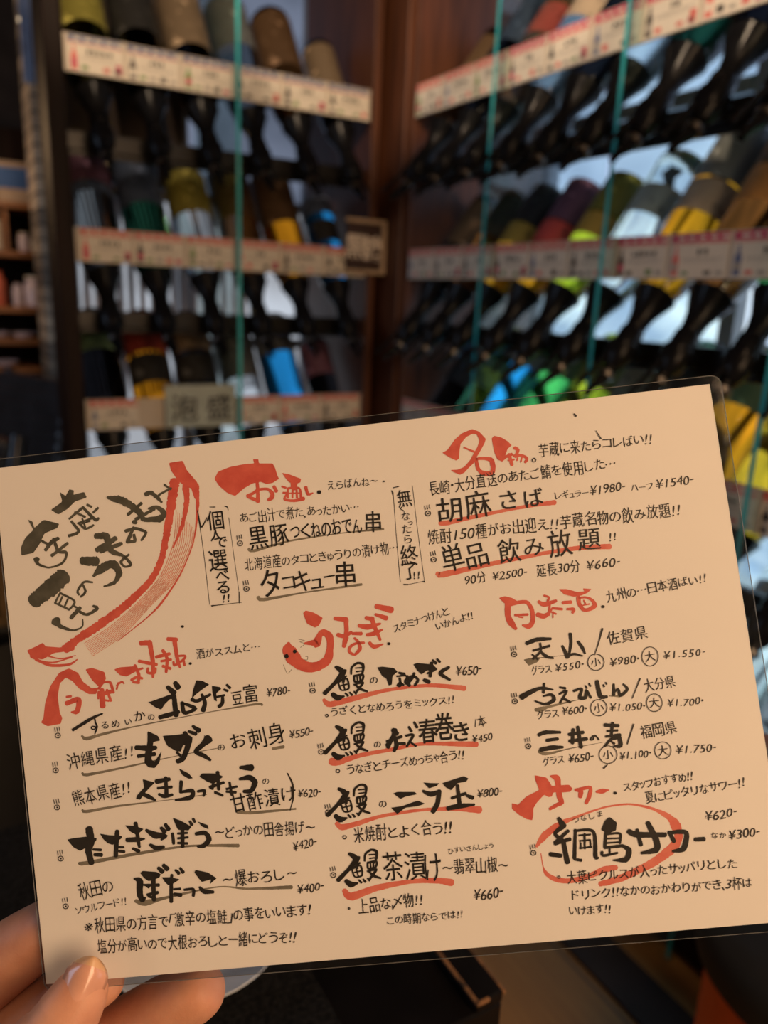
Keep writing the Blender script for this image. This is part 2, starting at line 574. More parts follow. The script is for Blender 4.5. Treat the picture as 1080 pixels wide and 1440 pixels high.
# i, shape, glass, [(label colour, from, to, half arc)], words ; from 0 = base (upper end) to 1 = mouth
R_A = [(0, 'mid', 'brown', [('brown', 0.08, 0.36, 100)], 'brown shochu bottle'), (1, 'big', 'black', [('navy', 0.08, 0.36, 100)], 'black bottle with a dark label'),
       (2, 'big', 'brown', [('red', 0.23, 0.40, 95), ('black', 0.05, 0.20, 95)], 'brown bottle with a red label'), (3, 'big', 'smoke', [('beige', 0.12, 0.40, 90)], 'smoked bottle with a beige label'),
       (4, 'big', 'black', [('black', 0.08, 0.22, 90)], 'black bottle'), (5, 'wide', 'clear', [('white', 0.08, 0.29, 70)], 'clear bottle with a white label'), (6, 'big', 'darkgreen', [('green', 0.08, 0.29, 90)], 'dark green bottle'),
       (7, 'big', 'black', [('navy', 0.08, 0.32, 90)], 'glossy black bottle'), (8, 'big', 'black', [('brown', 0.08, 0.29, 90)], 'black bottle with a brown label'), (9, 'big', 'darkblue', [('navy', 0.08, 0.29, 90)], 'dark blue bottle'),
       (10, 'big', 'brown', [('beige', 0.08, 0.29, 90)], 'brown bottle with a beige label')]
R_B = [(0, 'mid', 'black', [('brown', .05, .40, 100)], 'short black bottle'), (1, 'mid', 'brown', [('black', .04, .34, 100)], 'short brown bottle with a black label'),
       (2, 'stout', 'amber', [('black', .01, .28, 130), ('gold', .29, .44, 110)], 'amber bottle with black and gold labels'),
       (3, 'stout', 'amber', [('purple', .01, .29, 130), ('red', .30, .45, 120)], 'amber bottle with purple and red labels'),
       (4, 'stout', 'lime', [('olive', .01, .26, 130), ('gold', .27, .41, 110)], 'lime green bottle with olive and gold labels'),
       (5, 'wide', 'clear', [('white', .20, .36, 75)], 'wide clear bottle with a pale label'),
       (6, 'big', 'amber', [('grey', .01, .27, 120), ('beige', .28, .43, 110)], 'amber bottle with grey and beige labels'),
       (7, 'big', 'brown', [('brown', .01, .24, 130), ('orange', .25, .41, 110)], 'dark brown bottle with an orange label'),
       (8, 'big', 'green', [('green', .01, .3, 120)], 'bright green bottle'), (9, 'big', 'brown', [('beige', .02, .4, 110)], 'brown bottle with a tall beige label')]
R_C = [(0, 'mid', 'black', [('black', 0.08, 0.29, 90)], 'black bottle'), (1, 'mid', 'darkgreen', [('green', 0.08, 0.29, 90)], 'small dark green bottle'),
       (2, 'big', 'blue', [('white', 0.04, 0.24, 80)], 'bright blue bottle with a pale label'), (3, 'big', 'green', [('green', 0.04, 0.27, 90)], 'vivid green bottle with a soft green label'),
       (4, 'big', 'lime', [('olive', 0.04, 0.29, 80), ], 'lime coloured bottle with an olive label'), (5, 'wide', 'clear', [('beige', 0.08, 0.30, 80)], 'clear wide bottle with a beige label'),
       (6, 'big', 'darkgreen', [('black', 0.06, 0.29, 90)], 'dark green bottle with a black label'), (7, 'big', 'amber', [('green', .02, .28, 110)], 'amber bottle with a green label'),
       (8, 'big', 'yellow', [('brown', .02, .29, 110)], 'yellow bottle with a brown label'), (9, 'big', 'amber', [('brown', 0.04, 0.27, 100)], 'amber bottle with a brown label'),
       (10, 'big', 'yellow', [('gold', 0.08, 0.29, 90)], 'yellow bottle with a gold label')]
R_D = [(8, 'big', 'clear', [('white', 0.08, 0.29, 90)], 'clear bottle with a white label'), (9, 'big', 'smoke', [('beige', 0.08, 0.29, 90)], 'smoked bottle with a beige label'), (10, 'big', 'blue', [('white', 0.08, 0.29, 90)], 'blue bottle with a white label')]
L_A = [(0, 'mid', 'black', [('kraft', .05, .46, 110)], 'black bottle with a tall beige label'), (1, 'big', 'brown', [('umber', .05, .44, 110)], 'brown bottle with a lettered brown label'),
       (2, 'big', 'smoke', [('dusk', .02, .36, 110)], 'grey smoked bottle'), (3, 'big', 'black', [('kraft', .05, .43, 110)], 'black bottle with a lettered beige label'),
       (4, 'big', 'black', [('black', .05, .4, 110)], 'plain black bottle'), (5, 'big', 'olive', [('olive', .05, .42, 110)], 'olive bottle with an olive label')]
L_B = [(0, 'mid', 'blue', [('navy', .02, .16, 110), ('black', .22, .40, 60)], 'bright blue bottle with a black label'), (1, 'big', 'amber', [('umber', .02, .40, 120)], 'amber bottle with a patterned brown label'),
       (2, 'big', 'brown', [('umber', .02, .38, 110)], 'brown bottle with a plain brown label'), (3, 'wide', 'clear', [('olive', .02, .33, 95)], 'clear bottle with a yellowish label'),
       (4, 'big', 'darkgreen', [('navy', .01, .36, 125)], 'dark bottle with a slate blue label'), (5, 'big', 'smoke', [('purple', .02, .25, 110), ('navy', .26, .32, 110)], 'smoked bottle with a dark red label')]
L_C = [(0, 'mid', 'black', [('purple', .05, .32, 110)], 'black bottle with a purple label'), (1, 'big', 'blue', [('dusk', .01, .28, 120)], 'glowing blue bottle with a grey label'), (2, 'wide', 'clear', [('dusk', .02, .40, 110)], 'clear bottle with a grey label'),
       (3, 'big', 'black', [('kraft', .02, .27, 110), ('black', .30, .48, 90)], 'black bottle with a lettered beige label'), (4, 'big', 'amber', [('maroon', .02, .28, 110), ('black', .30, .48, 80)], 'amber bottle with red and black labels'), (5, 'big', 'black', [('green', .16, .27, 115)], 'black bottle with a green label')]
ROWS = [(RR, 0, R_A), (RR, 1, R_B), (RR, 2, R_C), (RR, 3, R_D), (RL, 0, L_A), (RL, 1, L_B), (RL, 2, L_C)]
for rk, row, lst in ROWS:
    for (i, sh, gl, bands, text) in lst:
        bottle(rk, row, i, sh, gl, bands, text)

# ---------------------------------------------------------------- pouring taps (frame: X out of the wall, Z up, origin at the bottle mouth)
ax = Vector((math.sin(TILT), 0, -math.cos(TILT)))
M_ring = mat('dull_steel_ring', (0.22, 0.20, 0.18), 0.35, metal=1.0, var=0.1)
tap0 = tag(empty('pouring_tap'), 'x', 'tap', 'pouring taps under the bottles')
b = MB(); b.lathe([(0.0005, 0.002), (0.0172, 0.002), (0.0172, -0.034), (0.0190, -0.034), (0.0215, -0.030), (0.0225, -0.004), (0.0265, 0.000), (0.0265, 0.022), (0.022, 0.034), (0.016, 0.047), (0.0005, 0.048)], 20, 0, axis=ax, cap=False)
b.build('head', M_black, tap0, smooth=True)
b = MB(); b.tube([ax * 0.045, ax * 0.075 + Vector((0.004, 0, 0)), ax * 0.092 + Vector((0.014, 0, 0.003)), ax * 0.104 + Vector((0.020, 0, 0))], [0.013, 0.010, 0.007, 0.006])
b.build('spout', M_black, tap0, smooth=True)
b = MB(); b.tube([ax * 0.02 + Vector((0.03, 0, 0)), ax * 0.055 + Vector((0.042, 0, 0)), ax * 0.085 + Vector((0.055, 0, 0.0))], [0.005, 0.0038, 0.0045])
b.build('lever', M_black, tap0, smooth=True)
b = MB(); b.lathe([(0.0148, 0.058), (0.0152, 0.060), (0.0148, 0.066), (0.0135, 0.067)], 16, 0, axis=ax)
b.build('chrome_ring', M_ring, tap0, smooth=True)
b = MB(); b.lathe([(0.0176, 0.0), (0.0180, -0.020), (0.0190, -0.048), (0.0225, -0.066), (0.0305, -0.086), (0.0395, -0.106), (0.0390, -0.107), (0.0298, -0.086)], 20, 0, axis=ax, cap=False)
b.build('neck_sleeve', M_black, tap0, smooth=True)
b = MB(); b.box((-0.0495, -0.012, -0.028), (-0.016, 0.012, -0.012)); b.build('clamp', M_black, tap0, bevel=0.002)
first = True
for rk, row, lst in ROWS:
    for ent in lst:
        i = ent[0]
        t = tap0 if first else copy_tree(tap0)
        first = False
        t.matrix_world = frame(rk.out, (0, 0, 1), rk.P(PITCH * (i + 0.5), -0.015, SB[row] - 0.115))
        t['label'] = 'black pouring tap under the %s bottle from the corner, %s of the %s cabinet' % (ORD[i], ROW[row], rk.side)

# ---------------------------------------------------------------- price cards
M_card = mat('cream_card', (0.66, 0.60, 0.50), 0.45, var=0.04, scale=12)
M_mag = mat('magenta_print', (0.50, 0.03, 0.10), 0.5, var=0.1)
M_rdp = mat('red_print', (0.60, 0.12, 0.10), 0.5, var=0.1)
M_blp = mat('blue_grey_print', (0.10, 0.13, 0.24), 0.5, var=0.1)
M_inkp = mat('dark_print', (0.03, 0.025, 0.022), 0.5, var=0.1)
M_grp = mat('green_print', (0.12, 0.22, 0.05), 0.5, var=0.1)
M_gyp = mat('grey_print', (0.32, 0.29, 0.25), 0.5, var=0.1)
CARDM = [M_card, M_mag, M_rdp, M_blp, M_inkp, M_grp, M_gyp]
HEADW = {1: 'magenta', 2: 'red', 3: 'slate blue'}


def price_card(rk, row, i, head, seed, w=0.1105, h=0.069):
    r = random.Random(seed)
    b = MB()
    # frame: X along the card to the viewer's right, Y up, Z toward the viewer
    b.box((-w / 2, 0, 0), (w / 2, h, 0.0008))

    def q(x0, y0, x1, y1, mi, z=0.0011):
        b.box((x0, y0, 0.0008), (x1, y1, z), mi)
    q(-w / 2, h - 0.012, w / 2, h, head)
    for k in range(5):
        x = -w / 2 + 0.012 + k * 0.021
        q(x, h - 0.009, x + 0.011 + r.random() * 0.004, h - 0.004, 0, 0.0013)
    q(-w / 2, h - 0.0155, w / 2, h - 0.0135, 2)
    # little picture of a bottle on the left edge
    ic = r.choice([4, 4, 2, 5, 3])
    x = -w / 2 + 0.004
    q(x, 0.004, x + 0.013, 0.034, ic); q(x + 0.003, 0.034, x + 0.010, 0.040, ic); q(x + 0.0045, 0.040, x + 0.0085, 0.050, ic)
    q(x + 0.001, 0.012, x + 0.012, 0.024, r.choice([0, 6, 1]), 0.0013)
    # the name, a row of small dark brush marks
    n = r.choice([2, 3, 3, 4, 5])
    cw = 0.011
    x0 = 0.008 - n * cw / 2
    for k in range(n):
        xx = x0 + k * cw
        for _ in range(4):
            a, c = xx + r.random() * 0.006, 0.036 + r.random() * 0.008
            if r.random() < 0.5:
                q(xx, c, xx + 0.009, c + 0.0018, 4)
            else:
                q(a, 0.035, a + 0.0018, 0.046, 4)
    q(-w / 2 + 0.024, 0.030, w / 2 - 0.006, 0.0310, 6)
    q(-w / 2 + 0.024, 0.0265, w / 2 - 0.018, 0.0275, 6)
    for k, mi in enumerate([r.choice([5, 4, 2]), r.choice([6, 0]), r.choice([5, 2, 4]), r.choice([2, 1, 6])]):
        xx = -w / 2 + 0.025 + k * 0.022
        q(xx, 0.006, xx + 0.013, 0.006 + 0.005 + r.random() * 0.006, mi)
    if r.random() < 0.5:
        q(w / 2 - 0.016, 0.005, w / 2 - 0.004, 0.024, r.choice([1, 2]))
    o = b.build('price_card', CARDM)
    xdir = Vector((0, 0, 1)).cross(rk.out)
    o.matrix_world = frame(xdir, rk.out, rk.P(PITCH * (i + 0.5) + r.uniform(-.001, .001), -0.0006, SB[row]))
    tag(o, "cream price card with %s heading, %s from corner, %s cabinet's %s rail" % (HEADW[head], ORD[i], rk.side, ['top', 'second', 'third', 'lowest'][row]),
        'price card', 'price cards on the cabinet rails')
    return o


sd = 100
for rk, row, idx, head in ((RR, 0, range(0, 11), None), (RR, 1, range(0, 10), None), (RR, 2, range(0, 10), 2), (RR, 3, range(8, 11), 2), (RL, 0, range(6), 3), (RL, 1, range(6), 2), (RL, 2, (0, 1, 2, 5), 2)):
    for i in idx:
        hd = head or (1 if (i >= 3 if row == 0 else i >= 6) else 2)
        price_card(rk, row, i, hd, sd)
        sd += 1

# ================================================================ signs in the cabinets
def glyph_src():
    return None


_gc = {}


def glyph(ch, bold=0.0):
    """outline of one character as flat triangles, scaled to its own advance: returns verts, faces, advance"""
    key = (ch, bold)
    if key in _gc:
        return _gc[key]
    cu = bpy.data.curves.new('glyph', 'FONT')
    cu.body = ch
    cu.size = 1.0
    cu.resolution_u = 3
    cu.offset = bold
    o = bpy.data.objects.new('glyph', cu)
    C.objects.link(o)
    dg = bpy.context.evaluated_depsgraph_get()
    dg.update()
    me = bpy.data.meshes.new_from_object(o.evaluated_get(dg))
    vs = [(v.co.x, v.co.y) for v in me.vertices]
    fs = [tuple(p.vertices) for p in me.polygons]
    bpy.data.objects.remove(o)
    bpy.data.curves.remove(cu)
    bpy.data.meshes.remove(me)
    _gc[key] = (vs, fs)
    return _gc[key]


def sign_text(mb, text, x, y, size, bold, z, mi, gap=1.0):
    for ch in text:
        vs, fs = glyph(ch, bold)
        xs = [v[0] for v in vs]; ys = [v[1] for v in vs]
        cx, cy = (min(xs) + max(xs)) / 2, (min(ys) + max(ys)) / 2
        mb.add([(x + (v[0] - cx) * size, y + (v[1] - cy) * size, z) for v in vs], fs, mi)
        x += size * gap


M_signdark = mat('dark_sign_board', (0.035, 0.014, 0.008), 0.5, var=0.2)
M_signframe = mat('pale_sign_frame', (0.42, 0.30, 0.19), 0.5, var=0.15)
M_signpale = mat('pale_green_sign_board', (0.36, 0.40, 0.34), 0.5, var=0.1)
M_signink = mat('sign_ink', (0.04, 0.04, 0.04), 0.5, var=0.1)
M_signchalk = mat('pale_sign_lettering', (0.80, 0.70, 0.58), 0.5, var=0.1)
LXD = Vector((1, 0, 0))
# dark sign near the corner
r0 = empty('wooden_sign', mtx=frame((1, 0, 0), (0, -1, 0), (1.006, LY - 0.010, 1.155 + 0.128)))
tag(r0, 'small dark wooden sign with two pale characters fixed beside the corner', 'sign')
b = MB(); b.box((-0.055, -0.062, 0), (0.052, 0.062, 0.006)); b.build('board', M_signdark, r0)
b = MB(); b.box((0.046, -0.068, 0.0), (0.058, 0.068, 0.012)); b.box((-0.06, -0.068, 0), (0.046, -0.058, 0.012)); b.box((-0.06, 0.058, 0), (0.046, 0.068, 0.012))
b.build('frame', M_signframe, r0, bevel=0.001)
b = MB(); sign_text(b, '黒糖', -0.031, -0.002, 0.066, 0.012, 0.0065, 0, 0.76); b.build('lettering', M_signchalk, r0)
# pale sign on the third rail of the left cabinet
r0 = empty('awamori_sign', mtx=frame((1, 0, 0), (0, -1, 0), (0.558, LY - 0.012, SB[2] + 0.052)))
tag(r0, 'pale green sign board with two dark characters on the third rail of the left cabinet', 'sign')
b = MB(); b.box((-0.088, -0.052, 0), (0.088, 0.052, 0.006)); b.build('board', M_signpale, r0, bevel=0.001)
b = MB(); sign_text(b, '泡盛', -0.042, -0.004, 0.070, 0.012, 0.0066, 0, 1.25); b.build('lettering', M_signink, r0)

# ================================================================ the table in front
M_table = mat('black_lacquer_table', (0.006, 0.005, 0.005), 0.4, var=0.3, scale=14)
M_table.node_tree.nodes['Principled BSDF'].inputs['Specular IOR Level'].default_value = 0.15
M_worn = mat('worn_brown_edge', (0.24, 0.11, 0.04), 0.5, col2=(0.03, 0.018, 0.01), scale=90, lo=0.48, hi=0.66)
M_mat = mat('dark_woven_mat', (0.006, 0.006, 0.006), 0.75, col2=(0.018, 0.017, 0.016), scale=260, bump=0.6)
M_mat.node_tree.nodes['Principled BSDF'].inputs['Specular IOR Level'].default_value = 0.1
TZ = 0.700
root = tag(empty('table', (-0.1, 0.7, 0)), 'black lacquered table with a raised rim and worn brown edges', 'table')


def tpart(mb, name, m, **k):
    o = mb.build(name, m, **k); o.parent = root
    o.matrix_parent_inverse = Matrix.Translation(-root.location)
    return o


b = MB(); b.box((-0.75, 0.319, TZ - 0.035), (0.297, 1.10, TZ - 0.010)); tpart(b, 'tabletop', M_table, bevel=0.002)
b = MB()
b.box((0.275, 0.319, TZ - 0.010), (0.297, 1.10, TZ)); b.box((-0.75, 1.078, TZ - 0.010), (0.275, 1.10, TZ))
tpart(b, 'rim', M_table, bevel=0.0015)
b = MB()
b.box((0.2735, 0.3178, TZ - 0.002), (0.2765, 1.08, TZ + 0.0006)); b.box((0.2958, 0.3178, TZ - 0.003), (0.2982, 1.10, TZ + 0.0004))
b.box((0.2735, 0.3172, TZ - 0.002), (0.2845, 0.3202, TZ + 0.0006))
tpart(b, 'worn_edge', M_worn, bevel=0.0008)
b = MB(); b.box((-0.70, 0.36, TZ - 0.15), (0.27, 1.06, TZ - 0.035)); tpart(b, 'apron', M_table)
for x, y in ((0.235, 0.38), (0.235, 1.02), (-0.68, 0.38), (-0.68, 1.02)):
    b = MB(); b.box((x - 0.025, y - 0.025, 0), (x + 0.025, y + 0.025, TZ - 0.035)); tpart(b, 'leg', M_table)
b = MB(); b.box((-0.30, 0.335, TZ - 0.0096), (0.19, 0.66, TZ - 0.0085))
tag(b.build('placemat', M_mat), 'dark woven placemat lying on the black table', 'placemat')
M_china = mat('white_glazed_china', (0.70, 0.72, 0.74), 0.15, var=0.03, coat=0.5)
b = MB()
b.lathe([(0.0005, 0.004), (0.030, 0.004), (0.044, 0.008), (0.060, 0.016), (0.064, 0.0185), (0.0645, 0.0175), (0.060, 0.0125), (0.044, 0.0035), (0.034, 0.0), (0.0005, 0.0)], 48, cap=False)
o = b.build('small_plate', M_china, smooth=True); o.location = (0.123, 0.458, TZ - 0.0084)
tag(o, 'small white china plate on the dark placemat behind the fingers', 'plate')

# ================================================================ stool at the lower right
M_cush = mat('black_vinyl', (0.007, 0.007, 0.008), 0.6, var=0.2, scale=30, bump=0.2)
M_orange = mat('orange_paint', (0.72, 0.12, 0.02), 0.4, var=0.08)
root = tag(empty('stool', (0.862, 0.36, 0)), 'round stool with a black cushion on an orange drum', 'stool')
b = MB(); b.lathe([(0.135, 0.0), (0.14, 0.004), (0.142, 0.385), (0.138, 0.392)], 40); b.build('drum', M_orange, root, smooth=True)
b = MB(); b.lathe([(0.10, 0.392), (0.148, 0.393), (0.160, 0.402), (0.164, 0.430), (0.157, 0.452), (0.14, 0.464), (0.06, 0.470), (0.0005, 0.471)], 48); b.build('cushion', M_cush, root, smooth=True)

# ================================================================ far side room: pillar, shelf unit, chairs, hanging lamps
b = MB(); b.box((0.345, 3.02, 0), (0.70, 3.25, 2.7)); struct(b, 'wall_pillar', stone_mat())
M_shelf = mat('orange_brown_shelf', (0.26, 0.10, 0.03), 0.45, var=0.3, scale=8, stretch=(0.6, 6, 6))
M_edge = mat('pale_shelf_edge', (0.62, 0.47, 0.30), 0.5, var=0.1)
root = tag(empty('shelf_unit', (0.0, 3.55, 0)), 'wooden shelf unit of jars and small bottles in the far room', 'shelf')


def spart(mb, name, m, **k):
    o = mb.build(name, m, **k); o.parent = root
    o.matrix_parent_inverse = Matrix.Translation(-root.location)
    return o


SZ = [1.446, 1.270, 1.063, 0.940, 0.830]
for z, x1 in zip(SZ, (0.42, 0.40, 0.44, 0.40, 0.36)):
    b = MB(); b.box((-0.55, 3.40, z - 0.022), (x1, 3.70, z)); p = spart(b, 'shelf_board', M_shelf, bevel=0.002)
    if z in (SZ[1], SZ[3], SZ[4]):
        b = MB(); b.box((-0.55, 3.397, z - 0.021), (0.27 if z == SZ[1] else x1 - 0.03, 3.40, z - 0.001))
        e = b.build('edge_strip', M_edge, p); e.matrix_parent_inverse = Matrix.Translation(-root.location)
b = MB(); b.box((0.44, 3.40, 0.0), (0.475, 3.70, 1.064)); spart(b, 'side_panel', M_shelf)
b = MB(); b.box((0.265, 3.42, 1.27), (0.28, 3.70, 1.424)); spart(b, 'divider', M_shelf)
b = MB(); b.box((-0.585, 3.40, 0.0), (-0.55, 3.70, 1.75)); spart(b, 'side_panel', M_shelf)
b = MB(); b.box((-0.55, 3.70, 0.0), (0.475, 3.715, 1.75)); spart(b, 'back_panel', M_darkwood)
b = MB(); b.box((-0.55, 3.40, 0.0), (0.44, 3.70, 0.45)); spart(b, 'base', M_shelf)


def jar(x, z, r, h, neck, col, capc, name, label, y=3.46, cat='bottle'):
    rt = tag(empty(name, (x, y, z + 0.0008)), label, cat)
    b = MB(); b.lathe([(r * .9, 0), (r, .004), (r, h * .72), (r * .85, h * .8), (neck, h * .88), (neck, h * .93)], 20)
    b.build('body', col, rt, smooth=True)
    b = MB(); b.lathe([(neck * 1.25, h * .93), (neck * 1.25, h), (neck * 1.0, h * 1.01)], 16)
    b.build('cap', capc, rt, smooth=True)
    return rt


m_y = mat('yellow_plastic', (0.65, 0.50, 0.06), 0.4, var=.05)
m_w = mat('cream_plastic', (0.70, 0.62, 0.48), 0.4, var=.05)
m_r = mat('red_plastic', (0.55, 0.12, 0.06), 0.4, var=.05)
m_p = mat('pinkish_glass', (0.55, 0.44, 0.44), 0.25, var=.05)
jar(0.188, SZ[1], 0.026, 0.12, 0.010, m_y, m_w, 'squeeze_bottle', 'yellow squeeze bottle on the far shelf unit')
jar(0.239, SZ[1], 0.024, 0.135, 0.010, m_w, m_w, 'squeeze_bottle', 'cream squeeze bottle beside the yellow one on the far shelf')
jar(0.335, SZ[1], 0.022, 0.07, 0.014, m_p, m_w, 'spice_jar', 'small pink spice jar right of the shelf divider', cat='jar')
jar(0.385, SZ[1], 0.024, 0.065, 0.009, m_w, m_y, 'salt_shaker', 'pale salt shaker at the right end of its far shelf', cat='shaker')
jar(0.235, SZ[2], 0.024, 0.13, 0.011, m_r, m_r, 'sauce_bottle', 'red sauce bottle standing on the lit far shelf')
jar(0.300, SZ[2], 0.020, 0.085, 0.012, m_p, m_p, 'spice_jar', 'small dull jar between the red bottle and the glass jar', cat='jar')
jar(0.362, SZ[2], 0.040, 0.115, 0.026, m_p, m_w, 'glass_jar', 'wide pinkish glass jar on the lit far shelf', cat='jar')
for k, (x, z) in enumerate(((0.22, SZ[3]), (0.31, SZ[3]), (0.24, SZ[4]))):
    b = MB(); b.lathe([(0.02, 0), (0.035, .004), (0.045, .022), (0.043, .022), (0.033, .007), (0.0005, .005)], 24)
    o = b.build('small_dish', m_p, smooth=True); o.location = (x, 3.47, z + 0.0008)
    tag(o, ['small dish at the left of the fourth far shelf', 'small dish at the right of the fourth far shelf', 'small dish on the lowest far shelf'][k], 'dish', 'dishes on the far shelves')
b = MB(); b.box((0.255, 3.435, SZ[0] + 0.0006), (0.40, 3.52, SZ[0] + 0.05), 0); b.box((0.255, 3.435, SZ[0] + 0.05), (0.40, 3.52, SZ[0] + 0.125), 1); b.box((0.255, 3.435, SZ[0] + 0.125), (0.40, 3.52, SZ[0] + 0.145), 0)
tag(b.build('carton', [mat('cream_carton', (0.42, 0.30, 0.20), .6, var=.1), mat('blue_carton_print', (0.05, 0.12, 0.30), .6, var=.1)], bevel=.001), 'cream carton with a blue band on the top far shelf', 'box')
b = MB(); b.box((0.15, 3.435, SZ[0] + 0.0006), (0.245, 3.54, SZ[0] + 0.13))
tag(b.build('carton', mat('grey_carton', (0.30, 0.28, 0.22), .6, var=.1), bevel=.001), 'plain grey carton left of the blue banded one', 'box')
for k, (x, z) in enumerate(((0.43, 1.43), (0.425, 1.35), (0.425, 1.085))):
    b = MB(); b.box((x - 0.028, 3.36, z - 0.02), (x + 0.028, 3.366, z + 0.02))
    o = b.build('shelf_tag', M_edge, bevel=.001)
    tag(o, ['pale tag on the end of the top far shelf', 'pale tag below the carton shelf end', 'pale tag on the end of the lit far shelf'][k], 'tag', 'tags on the far shelf ends')
    b2 = MB(); b2.box((x - 0.004, 3.366, z - 0.015), (x + 0.004, 3.402, z - 0.005)); b2.build('clip', M_edge, o)

M_vinyl = mat('dark_blue_vinyl', (0.016, 0.018, 0.024), 0.22, var=0.2, scale=12)


def chair(x, y, rz, top, label):
    rt = tag(empty('dining_chair', (x, y, 0)), label, 'chair', 'dark chairs in the far room')
    rt.rotation_euler = (0, 0, rz)
    b = MB(); b.box((-0.21, -0.21, 0.40), (0.21, 0.21, 0.47)); b.build('seat', M_vinyl, rt, bevel=0.025)
    b = MB()
    n = 10
    for k in range(n):
        z0, z1 = 0.48 + (top - 0.48) * k / n, 0.48 + (top - 0.48) * (k + 1) / n
        lean = 0.10 * (k / n) ** 1.5
        b.obox((0, 0.20 + lean, (z0 + z1) / 2), (1, 0, 0), (0, 1, 0), (0, 0.12, 1), 0.20 - 0.03 * (k / n) ** 3, 0.022, (z1 - z0) / 2 + 0.006)
    b.build('backrest', M_vinyl, rt, bevel=0.012)
    for sx in (-1, 1):
        b = MB(); b.tube([(sx * 0.205, 0.16, 0.44), (sx * 0.212, 0.22, 0.62), (sx * 0.21, 0.27, top - 0.12), (sx * 0.16, 0.315, top + 0.01)], [0.018, 0.020, 0.022, 0.020])
        b.build('back_post', M_vinyl, rt, smooth=True)
        for sy in (-1, 1):
            b = MB(); b.tube([(sx * 0.18, sy * 0.18, 0.41), (sx * 0.20, sy * 0.20, 0.0)], [0.018, 0.013]); b.build('leg', M_vinyl, rt, smooth=True)
    return rt


chair(0.02, 2.62, math.radians(-60), 0.86, 'dark vinyl chair standing in front of the shelf unit')
chair(-0.20, 2.02, math.radians(-75), 0.80, 'dark vinyl chair standing beside the dark post of the left cabinet')

M_bulb = emit('glowing_bulb', (1.0, 0.74, 0.45), 4)
for k, (px, py) in enumerate(((31, 28), (50, 33))):
    d = CR * ((px - 540) / FPX) + CD * ((py - 720) / FPX) + CF
    p = EYE + d * (2.9 / d.y)
    rt = tag(empty('pendant_bulb', p), ['small glowing bulb hanging farther left in the far room', 'small glowing bulb hanging next to the stone pillar'][k], 'lamp', 'hanging bulbs in the far room')
    b = MB(); b.ball((0, 0, 0), 0.010, 10, sc=(1, 1, 1.5)); b.build('bulb', M_bulb, rt, smooth=True)
    b = MB(); b.tube([(0, 0, 0.018), (0, 0, 0.06), (0, 0, 2.7 - p.z)], [0.010, 0.008, 0.002]); b.build('cord', M_black, rt, smooth=True)
M_reflection = mat('pale_blue_reflection', (0.42, 0.52, 0.72), 0.8, col2=(0.18, 0.24, 0.40), scale=14)  # a pale blue reflection in glass, put in as a coloured strip
b = MB()
for k in range(8):
    x0 = 0.283 + k * 0.0065
    b.obox((x0, 2.55 + 0.004 * (-1) ** k, 1.80), (0.82, 0.57 * (-1) ** k, 0), (-0.57 * (-1) ** k, 0.82, 0), (0, 0, 1), 0.0042, 0.0008, 0.115)
b.tube([(0.27, 2.55, 1.92), (0.345, 2.55, 1.92)], 0.004)
tag(b.build('painted_reflection', M_reflection), 'narrow pale blue strip painted as a reflection in glass beside the stone pillar', 'cloth')

# ================================================================ the menu's plane (camera axes -> room)
PN = Vector((0.0537, 0.0487, 0.9974)).normalized()
PD = Vector((-0.16341, -0.01816, 0.32295)).dot(PN)


def room(c):
    return EYE + CR * c[0] + CD * c[1] + CF * c[2]


def on_menu(px, py, off=0.0):
    """point of the sheet at this place of the photograph, moved off metres out of it (towards the reader)"""
    r = Vector(((px - 540) / FPX, (py - 720) / FPX, 1.0))
    return room(r * (PD / r.dot(PN)) * (1 - off / 0.315))


# ================================================================ hand holding the menu
def skin_mat():
    mt, nt, bs = nodes('skin')
    tc = nt.nodes.new('ShaderNodeTexCoord')
    nz = nt.nodes.new('ShaderNodeTexNoise'); nz.inputs['Scale'].default_value = 55; nz.inputs['Detail'].default_value = 5
    rp = nt.nodes.new('ShaderNodeValToRGB')
    rp.color_ramp.elements[0].color = (0.54, 0.235, 0.14, 1); rp.color_ramp.elements[0].position = 0.3
    rp.color_ramp.elements[1].color = (0.70, 0.35, 0.22, 1); rp.color_ramp.elements[1].position = 0.7
    wv = nt.nodes.new('ShaderNodeTexNoise'); wv.inputs['Scale'].default_value = 900; wv.inputs['Detail'].default_value = 4
    bp = nt.nodes.new('ShaderNodeBump'); bp.inputs['Strength'].default_value = 0.25; bp.inputs['Distance'].default_value = 0.0004
    nt.links.new(tc.outputs['Object'], nz.inputs['Vector']); nt.links.new(tc.outputs['Object'], wv.inputs['Vector'])
    nt.links.new(nz.outputs['Fac'], rp.inputs[0]); nt.links.new(rp.outputs[0], bs.inputs['Base Color'])
    nt.links.new(wv.outputs['Fac'], bp.inputs['Height']); nt.links.new(bp.outputs[0], bs.inputs['Normal'])
    bs.inputs['Roughness'].default_value = 0.52
    bs.inputs['Specular IOR Level'].default_value = 0.35
    bs.inputs['Subsurface Weight'].default_value = 0.12
    bs.inputs['Subsurface Radius'].default_value = (0.006, 0.002, 0.001)
    bs.inputs['Subsurface Scale'].default_value = 0.4
    return mt


M_skin = skin_mat()
M_nail = mat('finger_nail', (0.68, 0.345, 0.235), 0.22, var=0.06, scale=120, coat=0.4)
M_nailtip = mat('nail_free_edge', (0.66, 0.39, 0.21), 0.4, var=0.05, scale=120)

